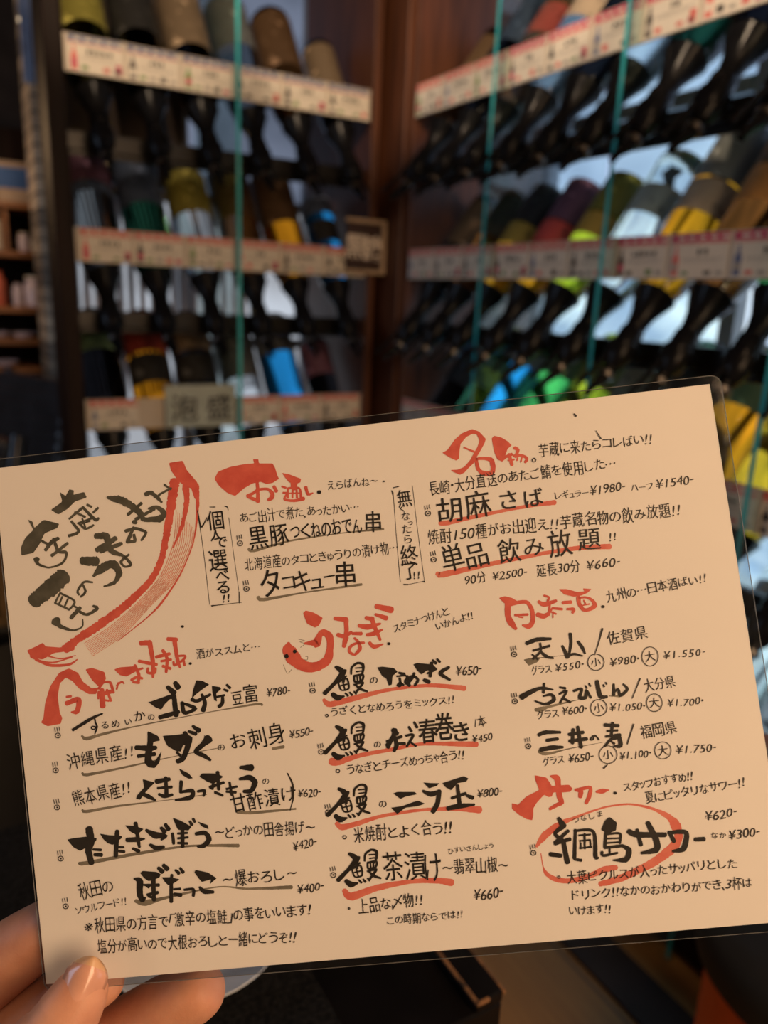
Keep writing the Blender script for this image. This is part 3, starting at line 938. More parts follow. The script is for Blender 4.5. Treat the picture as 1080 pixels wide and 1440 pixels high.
PALM = [(-150, 1610, -0.030, 0.026), (-270, 1790, -0.005, 0.025), (-420, 2010, 0.03, 0.026)]
CHAINS = [
    # thumb, in front of the sheet
    [(-95, 1640, -0.008, 0.019), (-20, 1560, 0.008, 0.0165), (50, 1490, 0.0155, 0.0148), (86, 1443, 0.0150, 0.0126), (107, 1408, 0.0125, 0.0109), (119, 1383, 0.0105, 0.0096), (124, 1366, 0.0088, 0.0070)],
    # index, behind
    [(-170, 1500, -0.034, 0.020), (-95, 1432, -0.032, 0.0168), (-35, 1382, -0.027, 0.0152), (22, 1338, -0.022, 0.0140), (75, 1302, -0.0155, 0.0118), (118, 1280, -0.0112, 0.0092)],
    # middle
    [(-140, 1580, -0.038, 0.020), (-50, 1510, -0.036, 0.0152), (10, 1458, -0.032, 0.0134), (75, 1409, -0.025, 0.0120), (128, 1385, -0.0160, 0.0104), (166, 1371, -0.0105, 0.0082)],
    # ring
    [(-90, 1670, -0.038, 0.020), (10, 1580, -0.036, 0.0150), (85, 1512, -0.034, 0.0132), (150, 1462, -0.030, 0.0122), (214, 1426, -0.025, 0.0122), (266, 1400, -0.0185, 0.0118), (307, 1380, -0.0130, 0.0098)],
    # little finger
    [(-60, 1760, -0.022, 0.018), (50, 1675, -0.022, 0.0130), (125, 1612, -0.020, 0.0115), (185, 1565, -0.016, 0.0105), (228, 1535, -0.012, 0.0085)],
]
SK = 1.13
hv, hr, he = [], [], []
for k, p in enumerate(PALM):
    hv.append(on_menu(*p[:3])); hr.append(p[3] * SK)
    if k:
        he.append((k - 1, k))
for ch in CHAINS:
    prev = 0
    for p in ch:
        hv.append(on_menu(*p[:3])); hr.append(p[3] * SK)
        he.append((prev, len(hv) - 1)); prev = len(hv) - 1
me = bpy.data.meshes.new('hand_skeleton')
HC = on_menu(40, 1420, -0.01)
me.from_pydata([v - HC for v in hv], he, [])
ho = bpy.data.objects.new('hand_skeleton', me)
C.objects.link(ho)
sk = ho.modifiers.new('skin', 'SKIN')
sk.use_smooth_shade = True
for i, r in enumerate(hr):
    sv = me.skin_vertices[0].data[i]
    sv.radius = (r, r)
    sv.use_root = (i == 0)
ss = ho.modifiers.new('sub', 'SUBSURF')
ss.levels = ss.render_levels = 3
dg = bpy.context.evaluated_depsgraph_get(); dg.update()
hm = bpy.data.meshes.new_from_object(ho.evaluated_get(dg))
bpy.data.objects.remove(ho); bpy.data.meshes.remove(me)


def soft_lines(mesh):
    """joint creases and a flattened finger pad where the thumb presses the sheet"""
    front = (on_menu(540, 720, 0.1) - on_menu(540, 720, 0)).normalized()
    crease = [(on_menu(82, 1447, 0.015), (on_menu(107, 1408, 0.0125) - on_menu(86, 1443, 0.015)).normalized(), 0.0022, 0.0007),
              (on_menu(92, 1433, 0.014), (on_menu(107, 1408, 0.0125) - on_menu(86, 1443, 0.015)).normalized(), 0.0014, 0.0005)]
    plane0 = on_menu(124, 1366, 0.0)
    for v in mesh.vertices:
        w = v.co + HC
        for c, d, wd, dep in crease:
            t = (w - c).dot(d)
            q = ((w - c) - d * t).length
            if q < 0.02:
                v.co -= v.normal * dep * math.exp(-(t / wd) ** 2)
        # nothing of the hand passes through the sheet: pads flatten against it
        inside = False
        h = (w - plane0).dot(front)
        near_front = (w - on_menu(115, 1395, 0.011)).length < 0.030
        if near_front and -0.004 < h < 0.0016 and (w - on_menu(119, 1383, 0.010)).length < 0.022:
            v.co += front * (0.0016 - h)


soft_lines(hm)
for p in hm.polygons:
    p.use_smooth = True
hm.materials.clear(); hm.materials.append(M_skin)
hand = bpy.data.objects.new('person', hm)
C.objects.link(hand)
hand.location = HC
tag(hand, 'left hand of a person holding the menu by its lower left corner, thumb in front', 'person')


def nail(name, c, along, face, w, l, curve):
    """a curved nail plate: along = towards the finger tip, face = outward"""
    along = along.normalized(); face = (face - along * face.dot(along)).normalized()
    side = along.cross(face)
    vs, fs = [], []
    nu, nv = 12, 14
    for j in range(nv + 1):
        v = j / nv * 2 - 1
        for i in range(nu + 1):
            u = i / nu * 2 - 1
            ww = w * (1 - 0.10 * max(0, -v) ** 2) * (1 - 0.52 * max(0, v - 0.35) ** 2 / 0.42)
            vv = v * l - 0.22 * l * (u * u) * (1 if v > 0 else -0.5) * abs(v)
            vs.append(c + side * (u * ww) + along * vv + face * (-curve * u * u - 0.0009 * v * v))
    for j in range(nv):
        for i in range(nu):
            a = j * (nu + 1) + i
            fs.append((a, a + 1, a + nu + 2, a + nu + 1))
    b = MB(); b.add([x - HC for x in vs], fs)
    o = b.build(name, [M_nail, M_nailtip], hand, smooth=True, angle=180)
    for k, p in enumerate(o.data.polygons):
        p.material_index = 1 if k // nu >= nv - 2 else 0
    so = o.modifiers.new('solid', 'SOLIDIFY'); so.thickness = 0.0006
    return o


tv = on_menu(124, 1366, 0.0088) - on_menu(107, 1408, 0.0125)
fr = (on_menu(115, 1390, 0.05) - on_menu(115, 1390, 0)).normalized()
nn = (fr - tv.normalized() * fr.dot(tv.normalized())).normalized()
nail('thumb_nail', on_menu(118, 1382, 0.0108) + nn * 0.0102, tv, nn, 0.0083, 0.0112, 0.0062)

# ================================================================ the laminated menu
MC = on_menu(540, 970)
MX = (on_menu(900, 970 - 42) - on_menu(540, 970)).normalized()
MZ = -(CR * PN[0] + CD * PN[1] + CF * PN[2]).normalized()
MX = (MX - MZ * MX.dot(MZ)).normalized()
MY = MZ.cross(MX)
menu = tag(empty('menu', mtx=frame(MX, MZ, MC)), 'laminated handwritten menu sheet held up in the hand', 'menu')


def ms(px, py, z=0.0):
    """photograph place -> the sheet's own flat coordinates, z above the paper"""
    d = on_menu(px, py) - MC
    return (d.dot(MX), d.dot(MY), z)


M_paper = mat('cream_paper', (0.80, 0.755, 0.69), 0.6, var=0.012, scale=18)
M_film = sheet_glass('laminate_film', (0.985, 0.985, 0.985), 0.018, 0.05)
M_filmrim = sheet_glass('laminate_margin', (0.80, 0.81, 0.82), 0.04, 0.06)
M_ink = mat('black_brush_ink', (0.016, 0.013, 0.010), 0.5, var=0.3, scale=200)
M_pen = mat('black_pen_ink', (0.030, 0.024, 0.018), 0.5, var=0.2, scale=200)
M_green = mat('grey_green_brush_ink', (0.060, 0.058, 0.040), 0.55, col2=(0.10, 0.095, 0.07), scale=160)
M_red = mat('red_brush_ink', (0.66, 0.125, 0.085), 0.5, col2=(0.56, 0.085, 0.06), scale=160)
M_dry = mat('dry_red_brush', (0.66, 0.30, 0.22), 0.55, var=0.1, scale=200)
M_grey = mat('grey_brush_wash', (0.25, 0.22, 0.16), 0.6, col2=(0.14, 0.125, 0.095), scale=120)
M_under = mat('red_brush_underline', (0.70, 0.20, 0.14), 0.5, col2=(0.64, 0.135, 0.095), scale=160)

PQ = [(-9, 659), (998, 540), (1115, 1295), (65, 1384)]
FQ = [(-12, 647), (1012, 527), (1131, 1306), (63, 1394)]
vs = [ms(*p) for p in PQ]
b = MB()
b.add([(x, y, 0.0) for x, y, _ in vs] + [(x, y, -0.0002) for x, y, _ in vs], [(3, 2, 1, 0), (4, 5, 6, 7), (0, 1, 5, 4), (1, 2, 6, 5), (2, 3, 7, 6), (3, 0, 4, 7)])
b.build('paper', M_paper, menu)


def rounded(q, r, n=6):
    out = []
    for i in range(4):
        p, a, c = Vector(q[i]), Vector(q[i - 1]), Vector(q[(i + 1) % 4])
        d0, d1 = (a - p).normalized(), (c - p).normalized()
        s, e = p + d0 * r, p + d1 * r
        for k in range(n + 1):
            t = k / n
            out.append(s * (1 - t) ** 2 + p * (2 * t * (1 - t)) + e * t * t)
    return out


fo = rounded([Vector(ms(*p)[:2]) for p in FQ], 0.0045)
N = len(fo)
b = MB()
b.add([(p.x, p.y, 0.0005) for p in fo], [tuple(range(N - 1, -1, -1))])
b.build('laminate_film', M_film, menu)
# margin where the two films meet beyond the paper
inner = [Vector(ms(*p)[:2]) for p in PQ]
b = MB()
ii = []
for i in range(4):
    ii += [inner[i]] * 7
zt, zb = 0.0003, -0.0003
for z in (zt, zb):
    o = [(p.x, p.y, z) for p in fo] + [(p.x, p.y, z) for p in ii]
    b.add(o, [(k, (k + 1) % N, N + (k + 1) % N, N + k) for k in range(N)])
b.build('laminate_margin', M_filmrim, menu)
# the cut rim of the film catches the light
b = MB()
rim = [(p.x, p.y, 0.0001) for p in fo]
b.tube(rim + [rim[0]], 0.00016, 6)
b.build('laminate_rim', mat('laminate_cut_edge', (0.34, 0.33, 0.31), 0.25, trans=0.5, var=0.05), menu, smooth=True)


# ---------------------------------------------------------------- brush strokes
class Ink:
    def __init__(s, z):
        s.b = MB(); s.z = z; s.r = random.Random(3)

    def put(s, pts, faces):
        s.z += 3e-7
        s.b.add([ms(x, y, s.z) for x, y in pts], faces)

    def stroke(s, pts, rough=0.05):
        """pts: (x, y, width) in photograph pixels"""
        P = [tuple(map(float, p)) for p in pts]
        if len(P) == 1:
            P = [P[0], (P[0][0] + 0.3, P[0][1] + 0.1, P[0][2])]
        E = [P[0]] + P + [P[-1]]
        S = []
        for i in range(1, len(E) - 2):
            a, b_, c, d = E[i - 1], E[i], E[i + 1], E[i + 2]
            L = math.hypot(c[0] - b_[0], c[1] - b_[1])
            n = max(3, int(L / 2.2))
            for k in range(n):
                t = k / n
                q = []
                for j in range(2):
                    m0, m1 = (c[j] - a[j]) * 0.42, (d[j] - b_[j]) * 0.42
                    q.append((2 * t ** 3 - 3 * t * t + 1) * b_[j] + (t ** 3 - 2 * t * t + t) * m0 + (-2 * t ** 3 + 3 * t * t) * c[j] + (t ** 3 - t * t) * m1)
                tt = t * t * (3 - 2 * t)
                S.append((q[0], q[1], b_[2] * (1 - tt) + c[2] * tt))
        S.append(P[-1])
        Lf, Rt = [], []
        nrm = (0, 1)
        for i, p in enumerate(S):
            a, c = S[max(0, i - 1)], S[min(len(S) - 1, i + 1)]
            dx, dy = c[0] - a[0], c[1] - a[1]
            L = math.hypot(dx, dy)
            if L > 1e-6:
                nrm = (-dy / L, dx / L)
            w = p[2] / 2
            e = s.r.uniform(-rough, rough) * w * 1.2
            f = s.r.uniform(-rough, rough) * w * 1.2
            Lf.append((p[0] + nrm[0] * (w + e), p[1] + nrm[1] * (w + e)))
            Rt.append((p[0] - nrm[0] * (w + f), p[1] - nrm[1] * (w + f)))

        def cap(i, j):
            p, q = S[i], S[j]
            dx, dy = p[0] - q[0], p[1] - q[1]
            L = math.hypot(dx, dy) or 1
            dx, dy = dx / L, dy / L
            w = p[2] / 2
            return [(p[0] + dx * w * 0.75 * math.sin(t) - dy * w * math.cos(t) * (1 if i == 0 else -1) * -1,
                     p[1] + dy * w * 0.75 * math.sin(t) + dx * w * math.cos(t) * (1 if i == 0 else -1) * -1) for t in (math.pi * k / 6 for k in range(1, 6))]
        n = len(S)
        pts2 = Lf + Rt
        fs = [(i, i + 1, n + i + 1, n + i) for i in range(n - 1)]
        c0 = cap(0, min(2, n - 1)); c1 = cap(n - 1, max(0, n - 3))

        def fan(a, mid, c):
            # order the cap so that it runs from a to c
            if math.hypot(mid[0][0] - pts2[a][0], mid[0][1] - pts2[a][1]) > math.hypot(mid[-1][0] - pts2[a][0], mid[-1][1] - pts2[a][1]):
                mid = mid[::-1]
            o = len(pts2)
            pts2.extend(mid)
            fs.append((a, *range(o, o + len(mid)), c))
        fan(0, c0, n); fan(n - 1, c1, 2 * n - 1)
        s.put(pts2, fs)

    def poly(s, pts):
        from mathutils.geometry import tessellate_polygon
        Q = []
        n = len(pts)
        for i in range(n):      # clip each corner a little so that it reads as a wet brush edge
            a, p, c = pts[i - 1], pts[i], pts[(i + 1) % n]
            Q.append((p[0] + (a[0] - p[0]) * 0.08, p[1] + (a[1] - p[1]) * 0.08))
            Q.append((p[0] + (c[0] - p[0]) * 0.08, p[1] + (c[1] - p[1]) * 0.08))
        tr = tessellate_polygon([[Vector((x, y, 0)) for x, y in Q]])
        s.put(Q, [tuple(t) for t in tr])

    def glyph(s, ch, cx, cy, w, h, ang, bold):
        vs_, fs = glyph(ch, bold)
        if not vs_:
            return
        ca, sa = math.cos(ang), math.sin(ang)
        out = []
        for (u, v) in vs_:
            a, c = u * w, -v * h
            out.append((cx + a * ca - c * sa, cy + a * sa + c * ca))
        s.put(out, fs)


def zoom(ox, oy, k, *items):
    """strokes noted on an enlarged view (origin, pixels per enlarged pixel): [[x,y,w],...] strokes, ('p', ...) filled shapes"""
    for it in items:
        if it[0] == 'p':
            yield ('p', [(ox + x * k, oy + y * k) for x, y in it[1:]])
        else:
            # allow a flat list x,y,w,x,y,w...
            q = [it[i:i + 3] for i in range(0, len(it), 3)]
            yield ('s', [(ox + x * k, oy + y * k, w * k) for x, y, w in q])


def draw(ink, ox, oy, k, *items, rough=0.05):
    for kind, pts in zoom(ox, oy, k, *items):
        if kind == 'p':
            ink.poly(pts)
        else:
            ink.stroke([(x, y, w * (1.0 if ink is grey or ink is dry else 1.08 if ink is under else 1.28)) for x, y, w in pts], rough)


_ref = glyph('国', 0.0)[0]
REF_H = max(v[1] for v in _ref) - min(v[1] for v in _ref)
REF_Y = (max(v[1] for v in _ref) + min(v[1] for v in _ref)) / 2
SMALL = 'っゃゅょッャュョ、,.・'
TR = random.Random(11)


def weight(ch):
    if ch in '0123456789':
        return 0.62
    if ch == '/':
        return 0.45
    if ch in '!-':
        return 0.42
    if ch in '.,、・':
        return 0.35
    if ch == ' ':
        return 0.5
    if ch in '¥':
        return 0.75
    if ch in SMALL:
        return 0.72
    if ch in '「」':
        return 0.5
    return 1.0


def text(ink, t, x0, y0, x1, y1, h, bold=0.006, jit=1.0):
    """one handwritten line from the middle of its left end to the middle of its right end; h = height of a kanji"""
    L = math.hypot(x1 - x0, y1 - y0)
    ang = math.atan2(y1 - y0, x1 - x0)
    tot = sum(weight(c) for c in t)
    unit = L / tot
    pos = 0.0
    for ch in t:
        w = weight(ch) * unit
        if ch != ' ':
            vs_, _ = glyph(ch, bold)
            xs = [v[0] for v in vs_]; ys = [v[1] for v in vs_]
            gw = max(xs) - min(xs)
            big = ord(ch) > 0x3400
            kana = 0x3040 <= ord(ch) <= 0x30ff
            sc = h / REF_H * (1.0 if big else 0.79 if kana else 0.90) * (1 + TR.uniform(-.07, .07) * jit)
            sx = min(sc * 1.08, 0.90 * w / max(gw, 0.05)) if gw > 0.25 else sc
            mx = (max(xs) + min(xs)) / 2
            a = ang + TR.uniform(-.07, .05) * jit
            px = x0 + math.cos(ang) * (pos + w / 2); py = y0 + math.sin(ang) * (pos + w / 2)
            py += TR.uniform(-.06, .06) * h * jit
            ca, sa = math.cos(a), math.sin(a)
            ry = (max(ys) + min(ys)) / 2 if ch in '~〜ー-…' else REF_Y
            out = []
            for (u, v) in vs_:
                g, c = (u - mx) * sx, -(v - ry) * sc
                if not big and not kana:
                    g -= c * 0.22      # figures lean forward
                out.append((px + g * ca - c * sa, py + g * sa + c * ca))
            ink.put(out, glyph(ch, bold)[1])
        pos += w


pen = Ink(0.00016); brush = Ink(0.00019); red = Ink(0.00010); under = Ink(0.00005); grey = Ink(0.00003); green = Ink(0.00014); dry = Ink(0.00006)

# ---- title (grey green brush) and the long red sweep
Z = (20, 640, .2593)
draw(green, *Z,
     ('p', (75, 350), (100, 360), (110, 395), (160, 350), (245, 372), (235, 395), (165, 425), (140, 480), (105, 530), (40, 545), (38, 500), (60, 450), (105, 405)),
     [150, 465, 10, 180, 482, 12], [170, 515, 14, 205, 470, 18, 240, 452, 14], [205, 545, 14, 290, 478, 12],
     [215, 455, 14, 240, 520, 14, 285, 530, 12, 262, 585, 10, 190, 610, 8, 130, 590, 12, 122, 565, 28],
     ('p', (200, 297), (262, 252), (248, 200), (280, 222), (300, 185), (325, 192), (322, 215), (380, 200), (395, 230), (330, 252), (290, 292), (240, 322)),
     [300, 345, 10, 365, 290, 12], [330, 310, 10, 385, 335, 10], [312, 360, 12, 350, 415, 12, 298, 438, 14], [345, 370, 8, 430, 340, 9], [352, 370, 10, 388, 400, 10, 430, 380, 10],
     [370, 345, 8, 388, 395, 8], [368, 372, 7, 412, 357, 7], [372, 282, 12, 440, 350, 14, 458, 342, 10], [398, 270, 12, 420, 280, 10], [430, 312, 10, 455, 286, 10],
     [110, 790, 62, 190, 725, 72, 265, 660, 70], [250, 748, 9, 222, 802, 9], [250, 748, 9, 328, 792, 9, 300, 838, 9], [222, 802, 9, 300, 838, 9], [262, 768, 8, 242, 812, 8], [292, 780, 8, 272, 826, 8],
     [318, 815, 9, 345, 830, 9], [358, 828, 16, 310, 882, 18], [345, 842, 14, 395, 865, 12, 450, 832, 16, 430, 818, 10], [228, 900, 42, 250, 928, 18, 320, 950, 9, 370, 930, 6, 372, 890, 5],
     [425, 690, 9, 380, 688, 10, 345, 735, 11, 352, 757, 10], [370, 698, 10, 388, 740, 11, 362, 768, 10],
     [372, 572, 36, 445, 576, 40], [432, 655, 14, 478, 612, 38, 540, 592, 34, 570, 640, 28, 545, 690, 16, 488, 712, 8],
     [445, 440, 26, 498, 440, 30, 515, 480, 26], [450, 515, 22, 550, 452, 22], [470, 522, 18, 582, 480, 16], [490, 430, 20, 530, 520, 24, 590, 545, 14, 634, 592, 12, 602, 605, 10, 580, 578, 12, 622, 540, 10],
     [605, 412, 14, 660, 398, 14, 715, 420, 12, 690, 462, 10], [648, 362, 18, 662, 366, 14], [648, 392, 12, 618, 462, 18], [612, 470, 14, 655, 466, 14, 650, 432, 12],
     [508, 230, 14, 570, 242, 34, 625, 268, 30, 682, 312, 26, 702, 350, 20], [702, 350, 18, 790, 345, 28, 812, 312, 24, 772, 282, 16, 730, 290, 10], [618, 322, 14, 690, 262, 14], [660, 348, 14, 760, 292, 14],
     [715, 212, 20, 748, 206, 18, 800, 256, 10], [800, 256, 10, 782, 222, 10, 820, 196, 9, 852, 180, 9], [815, 160, 9, 850, 186, 9], rough=.12)
draw(red, *Z,
     ('p', (840, 42), (915, 30), (935, 80), (995, 150), (1002, 225), (980, 240), (960, 180), (930, 172), (890, 140), (850, 82)),
     [870, 145, 44, 855, 250, 38, 835, 380, 30, 800, 560, 26, 740, 680, 28, 600, 820, 34, 460, 922, 36, 340, 1002, 34, 280, 1050, 40],
     [930, 170, 30, 936, 250, 22, 912, 380, 16, 862, 500, 6], [985, 165, 28, 995, 260, 14, 985, 400, 7, 962, 500, 4, 900, 650, 6, 800, 800, 9, 720, 882, 5, 560, 1010, 3], rough=.14)
for k in range(11):
    o = k * 11
    draw(dry, *Z, [880 + o * .8, 300 + k * 9, 3, 862 + o, 480, 4, 790 + o * .9, 660, 5, 660 + o * .8, 810, 4, 520 + o * .6, 930 + k * 5, 4, 380 + o * .4, 1020 + k * 7, 3], rough=.5)
Z = (30, 880, .2315)
draw(red, *Z, ('p', (35, 150), (90, 125), (130, 103), (150, 125), (240, 132), (330, 95), (322, 150), (200, 165), (130, 205), (60, 192)),
     [60, 185, 14, 120, 215, 10, 200, 222, 8, 310, 190, 5], [90, 205, 14, 180, 240, 14, 290, 235, 12, 340, 205, 6], [150, 180, 8, 240, 200, 6, 330, 180, 4],
     ('p', (120, 588), (135, 560), (145, 470), (175, 370), (230, 285), (290, 258), (345, 285), (375, 340), (430, 380), (470, 375), (455, 415), (410, 415), (350, 380), (310, 335), (270, 315), (235, 350), (222, 430), (235, 530), (250, 560), (240, 595), (160, 610)),
     [275, 432, 10, 302, 428, 12], [275, 472, 22, 348, 448, 26, 340, 520, 24, 305, 524, 8],
     ('p', (390, 265), (430, 255), (505, 280), (515, 320), (500, 350), (470, 370), (430, 330)), [470, 382, 12, 500, 345, 10, 540, 345, 14, 560, 405, 14], [475, 422, 18, 542, 400, 20], [490, 390, 24, 495, 488, 28],
     [520, 390, 14, 545, 456, 12], [500, 450, 10, 532, 456, 10], [470, 400, 10, 468, 442, 10], [590, 345, 8, 580, 385, 9], [580, 362, 8, 610, 340, 10, 624, 350, 8],
     ('p', (565, 265), (600, 252), (690, 245), (700, 275), (640, 308), (600, 300)), [690, 240, 14, 715, 300, 16, 710, 345, 14], [700, 270, 10, 738, 258, 10], [670, 330, 14, 700, 312, 14, 735, 320, 12], [680, 342, 12, 715, 345, 14],
     [725, 105, 22, 782, 103, 26], [780, 100, 24, 800, 220, 20, 800, 312, 12], [715, 215, 16, 822, 236, 16], [770, 258, 12, 770, 285, 14, 810, 285, 14, 816, 258, 12],
     [820, 190, 16, 900, 170, 16], [860, 150, 16, 886, 200, 16, 880, 280, 14], [850, 215, 12, 910, 205, 12], [860, 245, 14, 906, 260, 14],
     [890, 80, 18, 942, 85, 22], [930, 85, 22, 950, 210, 18, 965, 252, 12], [925, 220, 12, 932, 240, 12, 985, 205, 12, 996, 182, 10, 940, 185, 12], [985, 205, 12, 992, 240, 12])
# ---- the red headings
draw(red, 290, 630, .1667,
     ('p', (70, 260), (100, 200), (200, 160), (330, 135), (405, 130), (395, 95), (440, 95), (445, 130), (560, 130), (580, 165), (600, 230), (615, 260), (560, 295), (510, 305), (460, 285), (390, 300), (320, 340), (245, 405), (180, 380), (110, 320)),
     [430, 290, 22, 435, 350, 22, 437, 452, 26], [348, 405, 22, 400, 380, 20, 440, 352, 18, 520, 347, 18, 558, 385, 28, 552, 420, 30, 525, 438, 20], [352, 412, 20, 430, 442, 24], [572, 325, 22, 592, 365, 24],
     ('p', (640, 210), (700, 222), (800, 260), (795, 290), (755, 305), (700, 290), (670, 255)), [742, 300, 46, 740, 340, 40], [690, 338, 12, 690, 420, 12], [690, 340, 14, 785, 340, 14, 800, 425, 16], [730, 342, 13, 728, 420, 13], [762, 342, 13, 766, 420, 15],
     [690, 382, 9, 792, 380, 9], [640, 325, 14, 672, 336, 14], [650, 377, 14, 682, 385, 16, 660, 432, 16, 740, 445, 18, 822, 427, 26], [840, 330, 22, 860, 390, 20, 900, 380, 10])
draw(red, 610, 590, .1481,
     ('p', (80, 315), (130, 290), (200, 190), (270, 130), (365, 90), (430, 115), (495, 185), (480, 230), (430, 320), (405, 360), (385, 410), (340, 450), (290, 505), (250, 525), (190, 500), (160, 480), (230, 475), (290, 450), (350, 380), (380, 320), (415, 260), (435, 200), (410, 145), (370, 135), (310, 165), (255, 230), (245, 290), (240, 370), (215, 390), (150, 360)),
     [285, 265, 10, 382, 306, 16], [400, 372, 26, 425, 475, 28, 490, 515, 36, 560, 492, 36, 550, 392, 38, 480, 368, 24, 402, 375, 20],
     ('p', (550, 180), (575, 155), (640, 170), (700, 205), (740, 245), (700, 280), (680, 340), (685, 370), (650, 400), (605, 380), (575, 310)),
     [690, 352, 22, 740, 330, 24], [715, 330, 24, 742, 430, 26], [705, 388, 12, 762, 380, 14], [768, 270, 26, 800, 290, 24, 775, 352, 24], [760, 345, 20, 830, 340, 20, 885, 370, 22, 868, 405, 20], [800, 350, 10, 790, 388, 12], [840, 355, 10, 826, 402, 12])
draw(red, 690, 810, .1667,
     ('p', (70, 185), (120, 170), (180, 185), (230, 215), (210, 240), (170, 250), (140, 245), (110, 225)), [145, 238, 40, 145, 330, 38, 170, 390, 44, 212, 445, 22], [170, 240, 24, 250, 220, 24, 310, 225, 26, 350, 290, 28, 355, 380, 32, 322, 425, 34, 270, 415, 14],
     [205, 330, 16, 312, 325, 18], [235, 345, 10, 272, 350, 10], [450, 165, 14, 490, 180, 16, 480, 212, 16], [405, 215, 20, 450, 240, 34, 552, 210, 20], [500, 230, 14, 490, 330, 16], [395, 325, 30, 450, 340, 34, 490, 312, 20, 520, 270, 12], [520, 272, 16, 602, 280, 18], [500, 300, 10, 552, 320, 12], [525, 300, 10, 525, 350, 10],
     ('p', (575, 110), (640, 110), (730, 135), (790, 130), (778, 104), (850, 110), (820, 140), (765, 165), (700, 175), (620, 155)), [608, 225, 22, 678, 220, 22], [645, 280, 16, 702, 280, 22, 690, 308, 20], [740, 180, 30, 745, 230, 26, 780, 282, 24, 820, 285, 24, 880, 250, 30, 850, 200, 20, 800, 180, 14, 745, 185, 14], [785, 205, 10, 802, 242, 12], [778, 248, 9, 832, 236, 10])
draw(red, 380, 840, .1852,
     ('p', (250, 120), (270, 100), (330, 115), (400, 155), (370, 215), (340, 230), (280, 200)), [265, 350, 14, 330, 345, 34, 352, 350, 54, 376, 290, 34, 405, 265, 40, 450, 300, 44, 455, 380, 40, 436, 470, 52, 380, 515, 54, 300, 532, 60, 220, 502, 70, 170, 450, 90, 140, 390, 78, 140, 348, 20],
     [490, 160, 22, 540, 165, 28, 580, 170, 30], [575, 165, 30, 580, 240, 26, 575, 300, 30], [515, 285, 26, 560, 295, 24, 616, 265, 18], [575, 300, 34, 560, 372, 24], [625, 275, 18, 692, 275, 22], [640, 310, 14, 670, 340, 18, 682, 390, 22, 640, 435, 16, 600, 410, 18, 610, 375, 18, 650, 350, 16, 712, 345, 16],
     [728, 155, 24, 778, 165, 30], [770, 160, 28, 800, 240, 26, 836, 322, 16], [675, 215, 22, 740, 225, 34, 836, 200, 14], [735, 285, 20, 790, 275, 28, 852, 245, 12], [755, 345, 20, 790, 375, 26, 856, 355, 10], [800, 130, 18, 882, 158, 30], [805, 68, 28, 920, 95, 40])
draw(red, 700, 1070, .1667,
     ('p', (310, 120), (410, 140), (440, 185), (455, 210), (600, 200), (632, 235), (610, 260), (560, 265), (470, 265), (455, 300), (430, 305), (390, 285), (330, 350), (300, 400), (300, 460), (290, 500), (240, 490), (180, 455), (120, 405), (120, 355), (170, 370), (240, 300), (350, 245), (320, 170)),
     [448, 128, 14, 498, 145, 44, 510, 200, 36, 520, 300, 38, 540, 350, 30, 500, 370, 26, 440, 405, 20], [655, 245, 20, 700, 250, 34, 695, 302, 28], [690, 240, 22, 780, 225, 24, 770, 300, 28, 745, 355, 24], [832, 260, 16, 880, 255, 34, 936, 245, 8])
Z = (730, 1120, .2593)
draw(under, *Z, [95, 270, 16, 140, 210, 36, 220, 150, 30, 290, 120, 16, 380, 85, 10, 480, 55, 9, 600, 42, 10, 720, 65, 14, 810, 110, 30, 850, 160, 50, 865, 220, 40, 830, 280, 50, 740, 350, 44, 640, 402, 36, 540, 447, 36, 440, 475, 26],
     [118, 310, 5, 130, 380, 6, 150, 420, 20, 200, 450, 26, 280, 457, 26, 380, 432, 26, 460, 397, 32, 525, 385, 26], rough=.08)
# ---- red underlines
draw(under, 440, 920, .2037, [75, 315, 22, 120, 345, 38, 300, 300, 36, 500, 250, 24, 700, 222, 20, 850, 215, 26, 1045, 235, 36])
draw(under, 440, 1000, .2222, [118, 318, 46, 160, 322, 40, 300, 280, 26, 500, 242, 22, 700, 207, 20, 1035, 210, 34])
draw(under, 450, 1080, .2222, [105, 350, 24, 140, 375, 36, 240, 350, 30, 400, 302, 20, 650, 264, 18, 850, 258, 26, 1010, 264, 42])
draw(under, 470, 1180, .2407, [60, 300, 28, 100, 335, 44, 250, 285, 34, 450, 247, 24, 600, 242, 32, 685, 254, 40])
draw(under, 590, 680, .25, [115, 222, 24, 150, 222, 26, 300, 188, 22, 500, 147, 16, 640, 122, 20, 760, 106, 26])
draw(under, 590, 680, .25, [105, 505, 26, 130, 512, 32, 400, 452, 24, 700, 392, 20, 900, 362, 24, 1070, 354, 28])
# ---- grey underlines
K8 = (40, 880, .3796)
draw(grey, *K8, [198, 408, 8, 215, 418, 14, 280, 400, 10, 400, 372, 5, 640, 325, 3, 845, 290, 8, 865, 294, 8], [200, 545, 8, 215, 552, 12, 330, 530, 8, 560, 480, 3, 720, 450, 3], [200, 682, 8, 215, 688, 12, 330, 668, 8, 520, 645, 3, 660, 625, 3], [775, 690, 12, 830, 692, 12, 990, 678, 7], [905, 455, 10, 945, 448, 12])
K9 = (60, 1060, .3796)
draw(grey, *K9, [135, 405, 10, 160, 405, 15, 350, 370, 12, 540, 342, 8, 725, 340, 13], [345, 545, 14, 380, 552, 22, 470, 530, 10, 650, 493, 5, 760, 500, 8, 922, 494, 14])
draw(grey, 270, 640, .3056, [262, 432, 14, 285, 440, 14, 450, 395, 9, 680, 360, 5, 880, 340, 12], [305, 655, 18, 330, 665, 16, 520, 632, 7, 780, 595, 12])
draw(grey, 700, 860, .1852, ('p', (195, 365), (250, 352), (330, 345), (300, 385), (235, 412)), [330, 350, 8, 560, 328, 3, 620, 330, 14])
